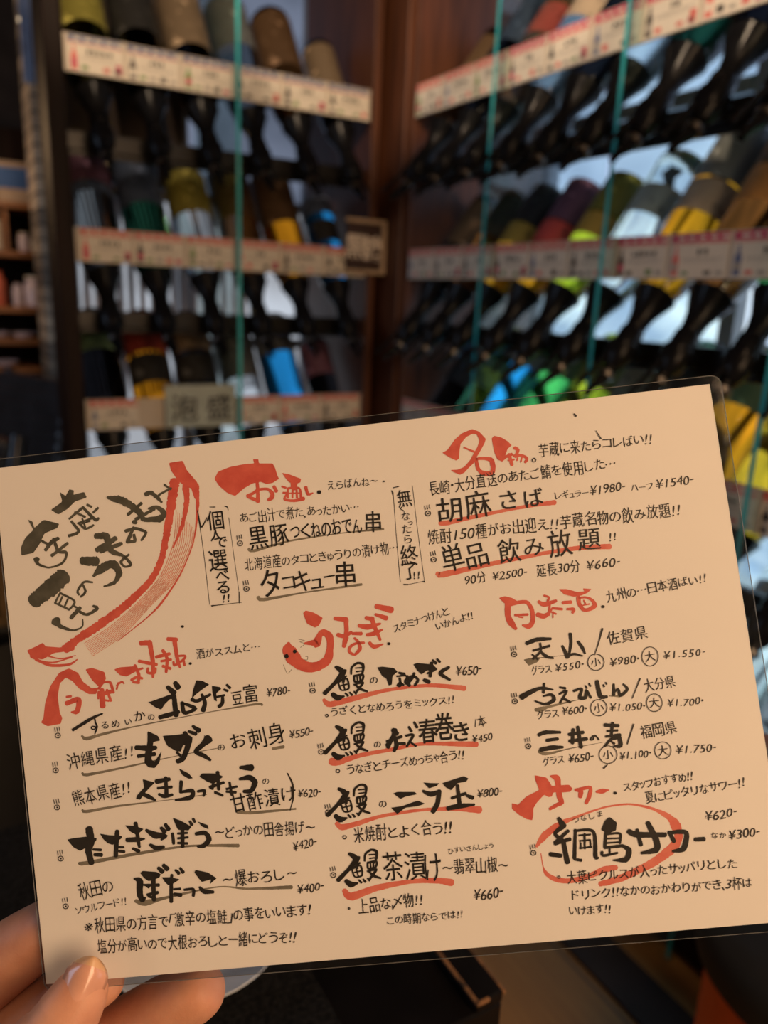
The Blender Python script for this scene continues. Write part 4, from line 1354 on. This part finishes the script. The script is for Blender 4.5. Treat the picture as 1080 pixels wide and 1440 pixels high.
draw(grey, 700, 940, .2037, [262, 285, 26, 300, 282, 36, 360, 262, 18, 560, 215, 4], [770, 190, 6, 840, 192, 16])
draw(grey, 730, 1000, .1852, [150, 305, 22, 180, 322, 26, 240, 320, 20, 380, 285, 8, 640, 236, 3])

# ---- large brush words in black
draw(brush, 190, 930, .1759,
     ('p', (105, 325), (130, 320), (280, 265), (330, 268), (322, 300), (280, 302), (240, 340), (210, 385), (160, 365)), [312, 278, 30, 330, 430, 34], [198, 447, 26, 260, 430, 30, 350, 402, 24], [262, 205, 26, 312, 252, 38], [322, 172, 30, 345, 208, 38],
     [378, 330, 24, 392, 408, 26, 440, 402, 20, 482, 376, 26, 430, 350, 20, 380, 335, 16], ('p', (490, 150), (540, 155), (595, 185), (550, 215), (480, 270), (455, 300), (465, 230)), [455, 305, 24, 500, 315, 22, 602, 265, 18], [535, 265, 18, 560, 330, 26, 545, 392, 30],
     ('p', (615, 195), (680, 205), (690, 220), (650, 255), (655, 320), (635, 310), (620, 250)), [650, 285, 14, 716, 270, 14], [700, 275, 18, 700, 330, 24, 672, 362, 22], [712, 225, 14, 740, 236, 18], [735, 188, 16, 760, 212, 18])
draw(brush, 180, 1010, .2222,
     ('p', (125, 80), (190, 110), (205, 140), (162, 150), (155, 200), (150, 260), (170, 275), (215, 205), (200, 280), (170, 315), (130, 310), (105, 280), (110, 220), (125, 150)), [52, 185, 22, 140, 190, 30, 178, 185, 18], [66, 240, 18, 170, 226, 20],
     ('p', (220, 110), (300, 105), (370, 95), (410, 120), (405, 160), (350, 170), (335, 210), (310, 210), (250, 175)), [360, 92, 22, 385, 150, 28, 352, 250, 26, 315, 272, 24], [310, 215, 12, 332, 236, 14], [412, 50, 16, 450, 78, 26], [385, 83, 14, 430, 98, 20],
     [510, 130, 44, 470, 170, 26, 430, 210, 22, 480, 236, 22, 522, 264, 14], ('p', (480, 105), (540, 140), (500, 165)))
draw(brush, 180, 1070, .2315,
     ('p', (90, 110), (165, 130), (130, 165), (95, 205), (75, 235), (50, 230), (55, 210), (100, 160)), [85, 200, 18, 125, 215, 22, 166, 238, 12], [175, 125, 24, 252, 110, 18], [182, 165, 12, 266, 158, 14], [230, 100, 16, 236, 215, 20], [190, 202, 14, 222, 215, 18, 270, 205, 14],
     ('p', (310, 45), (370, 75), (395, 105), (370, 108), (330, 85)), [325, 125, 18, 320, 190, 14], [320, 190, 12, 390, 180, 20, 385, 220, 24, 290, 238, 10], [425, 185, 12, 465, 180, 16, 460, 212, 12],
     ('p', (435, 95), (450, 75), (530, 75), (560, 85), (580, 95), (520, 140), (480, 125)), [545, 68, 18, 552, 172, 16], [500, 160, 16, 582, 130, 14], [530, 190, 14, 576, 210, 12], [520, 140, 14, 512, 168, 16], [600, 170, 12, 662, 155, 12], [618, 130, 12, 632, 206, 14], [600, 186, 12, 655, 190, 14],
     [685, 40, 18, 752, 40, 32], [680, 110, 14, 740, 100, 26, 772, 130, 28, 750, 180, 22, 705, 185, 16])
draw(brush, 80, 1140, .213,
     ('p', (70, 190), (110, 180), (200, 170), (265, 180), (260, 200), (210, 235), (155, 265), (110, 240)), [215, 120, 40, 225, 200, 40, 210, 262, 34, 230, 345, 30], [240, 255, 12, 292, 258, 15], [250, 290, 16, 296, 290, 22],
     ('p', (285, 150), (340, 160), (430, 165), (430, 180), (370, 225), (340, 215), (310, 190)), [400, 135, 24, 395, 210, 24, 390, 296, 24], [414, 240, 12, 442, 240, 12], [408, 265, 14, 446, 270, 16],
     ('p', (450, 95), (520, 100), (575, 120), (530, 160), (490, 140)), [520, 82, 22, 535, 170, 20, 546, 238, 15], [465, 192, 24, 520, 190, 26, 580, 185, 8], [505, 250, 16, 542, 266, 20], [592, 128, 16, 650, 160, 36, 720, 165, 22, 690, 190, 10], [618, 225, 16, 660, 245, 26, 706, 238, 18], [690, 113, 18, 712, 138, 26], [718, 90, 18, 738, 122, 24],
     ('p', (765, 45), (820, 65), (890, 105), (870, 130), (800, 125)), [765, 150, 16, 772, 216, 16], [800, 150, 12, 862, 145, 12], [800, 182, 12, 866, 175, 12], [830, 120, 20, 832, 236, 20], [800, 212, 12, 862, 215, 14], [880, 70, 14, 892, 92, 18], [900, 53, 14, 912, 72, 15],
     ('p', (930, 70), (1000, 95), (1002, 122), (960, 105)), [920, 152, 18, 980, 146, 24, 1005, 190, 28, 970, 230, 24, 932, 235, 14])
draw(brush, 170, 1200, .1481,
     [130, 240, 18, 180, 260, 50, 182, 380, 46, 205, 440, 40, 232, 420, 18], ('p', (185, 185), (210, 165), (340, 175), (380, 195), (370, 225), (310, 255), (260, 260), (220, 230)), [220, 298, 16, 362, 300, 24], ('p', (215, 295), (300, 295), (265, 335)), [310, 250, 34, 316, 442, 30], [255, 392, 22, 352, 370, 24], [265, 408, 18, 302, 415, 22],
     [360, 138, 28, 396, 172, 38], [408, 112, 30, 442, 147, 38], ('p', (390, 225), (480, 225), (560, 245), (500, 285), (450, 300), (420, 270)), [485, 203, 22, 480, 330, 26, 480, 457, 28], [505, 340, 16, 566, 335, 18], [510, 385, 24, 572, 395, 30], [522, 158, 20, 552, 188, 28], [566, 138, 20, 592, 178, 28], [605, 345, 18, 690, 340, 24, 690, 402, 22],
     ('p', (700, 180), (710, 155), (830, 180), (912, 235), (870, 270), (850, 288), (858, 245), (770, 270), (740, 235)), [750, 320, 18, 790, 360, 36, 878, 365, 24])


def unagi(ox, oy, k):
    draw(brush, ox, oy, k,
         [160, 88, 18, 195, 110, 30, 200, 135, 26, 150, 200, 20, 82, 270, 24], [195, 120, 10, 228, 110, 12, 205, 165, 10], [165, 200, 10, 232, 150, 10], [215, 150, 10, 215, 190, 10], [175, 195, 9, 235, 168, 10, 248, 235, 10, 198, 247, 9, 178, 200, 8], [205, 182, 8, 222, 242, 8], [186, 218, 8, 242, 205, 8],
         [138, 275, 24, 170, 300, 34, 216, 290, 10], [225, 268, 10, 242, 286, 13], [255, 263, 10, 270, 281, 13], [285, 257, 9, 299, 273, 11],
         [265, 137, 10, 270, 90, 12, 310, 60, 13, 346, 72, 17, 346, 120, 12, 330, 152, 8], [295, 95, 8, 336, 92, 8], [300, 120, 8, 336, 115, 8], [285, 150, 12, 346, 140, 12, 340, 180, 12, 290, 190, 12, 286, 152, 10], [305, 150, 8, 309, 186, 8], [325, 147, 8, 327, 183, 8], [285, 210, 10, 346, 195, 14, 300, 262, 13], [295, 210, 10, 330, 240, 16, 376, 256, 11])


unagi(440, 920, .2037)
draw(brush, 440, 920, .2037,
     ('p', (445, 90), (480, 85), (560, 95), (585, 120), (550, 150), (545, 210), (525, 215), (510, 170), (480, 150)), [595, 128, 13, 632, 136, 16], [600, 165, 14, 606, 216, 14, 584, 215, 12, 604, 196, 12, 626, 212, 12], [580, 152, 9, 640, 145, 10], [650, 150, 16, 666, 216, 18], [700, 130, 14, 690, 160, 16, 650, 205, 14, 640, 180, 14, 690, 150, 14, 726, 175, 16, 705, 215, 14],
     ('p', (695, 70), (720, 60), (830, 70), (862, 105), (830, 120), (790, 110), (750, 140), (720, 110)), [820, 60, 20, 810, 152, 18], [790, 132, 10, 840, 110, 12], [770, 178, 20, 802, 190, 22], [828, 40, 12, 850, 62, 16], [858, 33, 12, 876, 52, 15], [940, 90, 16, 880, 130, 22, 946, 176, 14])
unagi(440.5, 1003.5, .2037)
draw(brush, 440, 1000, .2222, [470, 215, 18, 510, 160, 22, 520, 118, 24], [508, 118, 22, 532, 142, 24], [470, 190, 14, 562, 160, 16], [520, 165, 18, 530, 215, 22, 514, 252, 16], [475, 228, 20, 500, 182, 16], [545, 205, 14, 582, 205, 16], [590, 155, 12, 636, 150, 14, 595, 222, 12], [610, 190, 10, 652, 220, 12], [608, 100, 12, 625, 127, 14], [642, 70, 12, 660, 102, 14])
unagi(444, 1091, .2037)
draw(brush, 450, 1080, .2222,
     ('p', (465, 160), (490, 150), (600, 150), (615, 165), (540, 180), (510, 195)), ('p', (450, 250), (520, 240), (620, 205), (665, 225), (620, 240), (540, 250), (490, 290)), ('p', (655, 90), (700, 95), (755, 95), (740, 112), (690, 128)), [655, 145, 14, 700, 165, 26, 752, 150, 18], [755, 145, 22, 745, 220, 24, 715, 275, 24],
     ('p', (775, 95), (850, 70), (910, 50), (940, 65), (925, 85), (870, 95), (830, 140), (795, 120)), [870, 110, 18, 885, 236, 20], [835, 190, 14, 922, 160, 16], [810, 255, 22, 880, 240, 26, 976, 230, 12], [928, 173, 14, 966, 187, 22])
unagi(459, 1182.5, .2037)
draw(brush, 700, 860, .1852, [220, 240, 24, 300, 212, 26, 402, 206, 16], [270, 296, 14, 392, 260, 16], [322, 240, 12, 326, 300, 14, 270, 358, 14], [322, 300, 14, 370, 340, 20, 420, 354, 12], [262, 325, 10, 302, 360, 14], [550, 168, 20, 556, 240, 18, 542, 322, 14], [490, 260, 14, 510, 300, 20, 530, 346, 26], [525, 346, 14, 575, 322, 16, 642, 336, 10], [610, 228, 16, 640, 270, 20, 662, 317, 12])
draw(brush, 700, 940, .2037, [165, 197, 32, 230, 160, 26, 300, 135, 18, 380, 146, 10], [320, 104, 14, 315, 166, 16], [315, 190, 10, 370, 180, 16, 388, 215, 22, 330, 246, 16, 258, 224, 9], [430, 130, 12, 466, 136, 14], [425, 175, 12, 476, 155, 14, 430, 236, 12], [445, 205, 12, 470, 215, 14, 500, 233, 13],
     [525, 155, 14, 580, 140, 14, 565, 200, 20, 605, 200, 20, 612, 150, 14, 642, 202, 12], [605, 118, 8, 615, 136, 10], [630, 103, 8, 640, 121, 10], [685, 88, 22, 708, 190, 24, 752, 195, 16], [728, 112, 8, 735, 124, 10], [745, 96, 8, 751, 108, 9], [800, 108, 12, 800, 182, 18], [800, 167, 10, 830, 142, 14, 846, 186, 18, 895, 142, 16, 866, 108, 10])
draw(brush, 730, 1000, .1852, [150, 180, 22, 200, 160, 24, 312, 160, 16], [210, 220, 20, 292, 210, 20], [165, 292, 26, 250, 276, 28, 332, 272, 15], [380, 176, 20, 486, 160, 20], [385, 226, 22, 512, 210, 22], [410, 138, 20, 405, 242, 20], [445, 118, 18, 470, 272, 24], [562, 185, 8, 540, 215, 9, 560, 215, 9, 576, 182, 9, 606, 216, 9],
     [650, 105, 22, 752, 110, 22], [670, 150, 14, 746, 145, 14], [660, 192, 16, 766, 180, 20], [710, 88, 18, 700, 182, 16], [650, 266, 14, 700, 212, 18, 770, 200, 16], [760, 200, 24, 770, 260, 26, 720, 266, 14], [698, 228, 12, 722, 246, 14])
draw(brush, 730, 1120, .2593, [215, 118, 16, 240, 160, 28], [240, 160, 20, 195, 200, 16, 236, 236, 14], [266, 185, 14, 195, 250, 16], [195, 256, 14, 276, 230, 16], [240, 240, 18, 262, 356, 22], [170, 313, 20, 226, 320, 18], [305, 180, 12, 300, 332, 16], [300, 185, 11, 402, 190, 14, 415, 325, 18, 430, 330, 8], [300, 340, 10, 336, 345, 14], [325, 210, 8, 386, 205, 8], [330, 240, 8, 386, 235, 8], [355, 200, 8, 356, 282, 8], [330, 280, 8, 392, 272, 8], [334, 250, 7, 334, 280, 7], [386, 240, 7, 388, 274, 7],
     ('p', (445, 180), (465, 130), (490, 110), (530, 140), (525, 182), (480, 202)), [470, 195, 12, 465, 272, 14], [470, 205, 9, 546, 200, 10, 546, 252, 10], [470, 228, 8, 546, 225, 8], [470, 252, 8, 546, 246, 8], [465, 277, 12, 560, 266, 14], [560, 266, 14, 596, 290, 22, 580, 340, 24, 512, 345, 8], [450, 300, 12, 456, 320, 12, 532, 305, 10], [490, 275, 8, 491, 306, 8],
     [595, 188, 22, 640, 206, 26, 792, 207, 20], [640, 180, 14, 660, 262, 18], [698, 142, 20, 745, 240, 26, 742, 288, 26, 664, 306, 12], [815, 193, 14, 840, 242, 18], [812, 195, 16, 905, 195, 20, 892, 280, 24, 834, 296, 12], [955, 232, 18, 1002, 230, 20])
# medium brush words set from the same hand: kanji words
for (ch, x, y, w, h, bd) in (('春', 602, 1028, 30, 32, .010), ('巻', 625, 1022, 30, 36, .010), ('き', 649, 1029, 25, 34, .014), ('茶', 553, 1219, 31, 38, .0), ('漬', 584, 1218, 33, 38, .0), ('け', 609, 1219, 26, 52, .0),
                             ('豆', 334, 982, 17, 19, .004), ('富', 353, 976, 21, 25, .0)):
    text(brush, ch, x - w / 2, y + 1.5, x + w / 2, y - 1.5, h, bd, .3)
text(brush, 'お刺身', 322, 1046, 402, 1029, 28, .0)
text(brush, 'の', 306, 1052, 317, 1050, 12, .0); text(brush, 'の', 368, 1099, 380, 1097, 11, .0)
text(brush, '甘酢漬け', 324, 1132, 418, 1116, 24, .003)
draw(pen, 180, 1070, .2315, [970, 75, 6, 1000, 140, 9, 1005, 220, 7, 985, 300, 4])
text(brush, '胡麻', 612, 721, 692, 709, 34, .002); text(brush, 'さば', 698, 707, 768, 696, 33, .006)
text(brush, '単品', 620, 789, 687, 777, 35, .0); text(brush, '飲み', 699, 778, 768, 768, 34, .0); text(brush, '放', 769, 767, 806, 763, 35, .0); text(brush, '題', 811, 758, 846, 756, 31, .0); text(pen, '!!', 855, 755, 868, 753, 15, .01)
text(brush, '黒豚', 349, 756, 407, 750, 31, .004); text(brush, 'つくねのおでん', 408, 750, 510, 738, 27, .006); text(brush, '串', 513, 734, 537, 732, 29, .004)
text(brush, 'タ', 365, 826, 396, 820, 48, .004); text(brush, 'コ', 397, 822, 416, 818, 29, .006); text(brush, 'キ', 414, 818, 438, 814, 38, .006); text(brush, 'ュ', 436, 820, 456, 818, 30, .006); text(brush, 'ー', 455, 812, 472, 810, 20, .014); text(brush, '串', 471, 809, 501, 806, 33, .005)
draw(brush, 100, 970, .1481, [20, 380, 22, 150, 300, 26, 220, 258, 20, 300, 225, 12], [225, 250, 10, 235, 310, 12, 250, 350, 14, 228, 418, 9], [240, 350, 8, 205, 345, 9, 195, 365, 9, 222, 375, 8, 243, 348, 8])
for (t, x, y, s) in (('る', 148, 1020, 14), ('め', 163, 1018, 15), ('い', 181, 1015, 13), ('か', 197, 1007, 18), ('の', 213, 1008, 11)):
    text(brush, t, x - s * .5, y + 1, x + s * .5, y - 1, s, .006)
for (x, y) in ((526, 957), (531, 1046), (538.5, 1131)):
    text(brush, 'の', x - 6, y + 1, x + 6, y - 1, 13, .004)
for (ch, x, y, s, bd) in (('個', 303, 732, 26, .004), ('人', 304, 752, 18, .012), ('で', 311, 762, 21, .010), ('選', 307, 788, 29, .004), ('べ', 313, 809, 21, .010), ('る', 314, 826, 23, .012)):
    text(brush, ch, x - s / 2, y + s * .06, x + s / 2, y - s * .06, s, bd, .4)
text(brush, '!!', 312, 842, 325, 840, 14, .02)
for (ch, x, y, s) in (('無', 569, 701, 22), ('く', 566, 715, 12), ('な', 571, 726, 14), ('っ', 577, 735, 10), ('た', 572, 744, 15), ('ら', 574, 758, 15), ('終', 576, 781, 27), ('了', 576, 803, 23)):
    text(brush, ch, x - s / 2, y + s * .06, x + s / 2, y - s * .06, s * 1.05, .0, .4)
text(brush, '!!', 580, 810, 592, 808, 13, .01)
P1 = lambda *a: [v for p in a for v in p]
for seg in ([(278, 718, 1.6), (283, 741, 2.6), (291, 728, 1.4)], [(278, 718, 1), (287, 780, .7), (295, 850, .6)], [(295, 713, 1), (303, 713, 1.2)], [(316, 712, 1.2), (320, 713, 1.4), (321, 718, .8)], [(322, 728, .6), (329, 780, .5), (336, 830, .6)], [(336.5, 832, 1.2), (336.5, 848, 1.2)], [(298, 852, 2.2), (306, 851, 1.2), (340, 847, .7)],
            [(551, 690, 1.4), (553, 697, 1.4)], [(553, 692, .7), (558, 760, .6), (563, 818, .8)], [(553, 686, 1.3), (561, 684, 1.3)], [(580, 683, .6), (588, 750, .5), (597, 817, .6)], [(568, 822, 1.8), (574, 822, 1.8)], [(574, 822, .7), (597, 817, .7)], [(596, 818, 2), (597, 818, 2)]):
    pen.stroke(seg)

# ---- pen writing
for (t, x0, y0, x1, y1, h) in (
        ('えらばんね~', 460, 683, 532, 676, 16), ('あご出汁で煮た,あったかい…', 337, 729, 505, 713, 18), ('北海道産のタコときゅうりの漬け物…', 344, 795, 560, 770, 18),
        ('芋蔵に来たらコレばい!!', 757, 634, 918, 617, 19), ('長崎・大分直送のあたご鯖を使用した…', 603, 688, 866, 650, 20), ('レギュラー', 780, 698, 828, 692, 14), ('¥1980-', 829, 691, 880, 683, 18), ('ハーフ', 887, 687, 919, 683, 13), ('¥1540-', 922, 681, 976, 673, 18),
        ('焼酎150種がお出迎え!!芋蔵名物の飲み放題!!', 601, 756, 958, 716, 21), ('90分', 653, 816, 684, 811, 17), ('¥2500-', 692, 810, 742, 804, 17), ('延長30分', 754, 803, 816, 796, 18), ('¥660-', 824, 795, 873, 789, 18),
        ('九州の…日本酒ばい!!', 852, 840, 994, 812, 17), ('佐賀県', 853, 898, 911, 888, 19), ('グラス', 747, 944, 776, 940, 16), ('¥550・', 780, 939, 822, 934, 15), ('小', 830, 932, 846, 930, 13), ('¥980・', 857, 931, 900, 926, 16), ('大', 906, 924, 922, 922, 15), ('¥1.550-', 932, 921, 993, 916, 15),
        ('大分県', 905, 965, 950, 957, 18), ('グラス', 755, 1006, 786, 1002, 16), ('¥600・', 790, 1000, 826, 996, 15), ('小', 834, 996, 850, 994, 13), ('¥1.050・', 857, 995, 908, 993, 15), ('大', 912, 989, 928, 987, 15), ('¥1.700・', 938, 989, 990, 985, 15),
        ('福岡県', 900, 1031, 952, 1022, 19), ('グラス', 763, 1072, 794, 1067, 16), ('¥650-', 799, 1067, 835, 1063, 17), ('小', 847, 1062, 863, 1060, 13), ('¥1.100・', 871, 1063, 916, 1059, 15), ('大', 924, 1056, 940, 1054, 15), ('¥1.750-', 950, 1055, 1008, 1051, 16),
        ('スタッフおすすめ!!', 876, 1108, 975, 1090, 17), ('夏にピッタリなサワー!!', 907, 1123, 1048, 1099, 18), ('つなしま', 804, 1154, 849, 1143, 12), ('¥620-', 991, 1148, 1037, 1141, 18), ('なか', 999, 1176, 1022, 1173, 12), ('¥300-', 1024, 1174, 1069, 1169, 18),
        ('大葉ピクルスが入ったサッパリとした', 797, 1235, 1037, 1213, 19), ('ドリンク!!なかのおかわりができ、3杯は', 802, 1259, 1058, 1241, 18), ('いけます!!', 800, 1281, 860, 1277, 17),
        ('スタミナつけんと', 553, 885, 632, 859, 16), ('いかんよ!!', 613, 882, 666, 864, 15), ('¥650-', 641, 944, 678, 941, 18), ('うざくとなめろうをミックス!!', 464, 1002, 640, 983, 16), ('/本', 666, 1018, 684, 1012, 15), ('¥450', 664, 1039, 693, 1035, 15),
        ('うなぎとチーズめっちゃ合う!!', 487, 1083, 654, 1060, 18), ('¥800-', 671, 1116, 707, 1113, 17), ('米焼酎とよく合う!!', 497, 1175, 637, 1162, 23), ('ひすいさんしょう', 630, 1197, 695, 1188, 11), ('~翡翠山椒~', 622, 1220, 716, 1216, 23), ('¥660-', 666, 1259, 708, 1253, 21),
        ('上品な〆物!!', 503, 1276, 596, 1264, 21), ('この時期ならでは!!', 543, 1295, 652, 1285, 15),
        ('酒がススムと…', 276, 921, 366, 908, 16), ('¥780-', 375, 974, 409, 970, 16), ('沖縄県産!!', 94, 1072, 190, 1056, 22), ('¥550-', 407, 1033, 441, 1027, 16), ('熊本県産!!', 102, 1125, 185, 1107, 23), ('¥620-', 419, 1116, 452, 1113, 16),
        ('~どっかの田舎揚げ~', 302, 1171, 444, 1162, 21), ('¥420-', 412, 1190, 446, 1183, 17), ('~爆おろし~', 312, 1238, 420, 1228, 23), ('¥400-', 418, 1251, 456, 1245, 17), ('秋田の', 111, 1256, 160, 1243, 24), ('ソウルフード!!', 106, 1281, 179, 1266, 15),
        ('※秋田県の方言で「激辛の塩鮭」の事をいいます!', 118, 1303, 439, 1279, 21), ('塩分が高いので大根おろしと一緒にどうぞ!!', 137, 1331, 418, 1317, 21)):
    text(pen, t, x0, y0, x1, y1, h * .95, .0)


def ring(ink, cx, cy, rx, ry, w, n=18):
    ink.stroke([(cx + rx * math.cos(2 * math.pi * k / n - 1.4), cy + ry * math.sin(2 * math.pi * k / n - 1.4), w) for k in range(n + 1)], .02)


for (x, y, rx, ry) in ((838, 931, 11.5, 11.5), (914, 923, 11.5, 13.5), (842, 995, 11.5, 11.5), (920, 988, 11, 12.5), (855, 1061, 12.5, 12.5), (932, 1055, 11.5, 12)):
    ring(pen, x, y, rx, ry, 1.1)
for (x, y, rr) in ((751, 647, 2.6), (460, 1006, 1.8), (475.5, 1084, 2.4), (485, 1177, 2.4), (491, 1277, 1.2), (786, 1233, 1.6)):
    ring(pen, x, y, rr, rr, 1.2, 8)
for (x, y, w) in ((449, 692, 5), (848, 853, 4), (547, 905, 4), (865, 1115, 4), (268, 933, 3.5), (257, 881, 3.6), (540, 677, 2.2)):
    brush.stroke([(x - w * .2, y, w), (x + w * .2, y, w)], 0)
pen.stroke([(807, 582, 1.4), (810, 585, 2.8)]); pen.stroke([(838, 606, 1.0), (845, 617, 1.6)])
for seg in ([(847, 884, 2.6), (842, 903, 1.6), (836, 921, 1)], [(900, 954, 1.8), (889, 982, 1.2)], [(891, 1018, 2), (882, 1046, 1.6)], [(854, 1075, 1.2), (849, 1080, 2.4)]):
    pen.stroke(seg)
# steaming little cups that mark each dish
for (x, y) in ((338, 764), (347, 828), (602, 722), (610, 787), (723, 920), (724, 986), (743, 1049), (750, 1199), (440, 971), (452, 1057), (462, 1142), (469, 1230), (82, 1034), (79, 1083), (81, 1135), (86, 1207), (93, 1274)):
    ring(pen, x, y, 3.6, 3.4, 1.2, 10)
    brush.stroke([(x - .3, y, 2.2), (x + .4, y, 2.2)], 0)
    for k in (-1, 0, 1):
        pen.stroke([(x + k * 3.2 - 1.6, y - 11.5 - k * .8, .9), (x + k * 3.2 - .4, y - 6 - k * .6, 1.1)])
# the eel's face and fins
draw(brush, 380, 840, .1852, [122, 444, 26, 128, 450, 26], [186, 408, 22, 190, 412, 22])
draw(grey, 380, 840, .1852, [215, 318, 4, 265, 330, 5, 222, 338, 4, 262, 352, 4, 230, 380, 4], [268, 448, 5, 285, 452, 5, 280, 476, 5, 255, 472, 4], [100, 512, 4, 130, 578, 4, 162, 548, 4])

for ink, nm, m_ in ((grey, 'grey_underline', M_grey), (under, 'red_underline', M_under), (dry, 'dry_brush_streaks', M_dry), (red, 'red_brush_lettering', M_red), (green, 'title_lettering', M_green), (pen, 'pen_lettering', M_pen), (brush, 'black_brush_lettering', M_ink)):
    ink.b.build(nm, m_, menu)
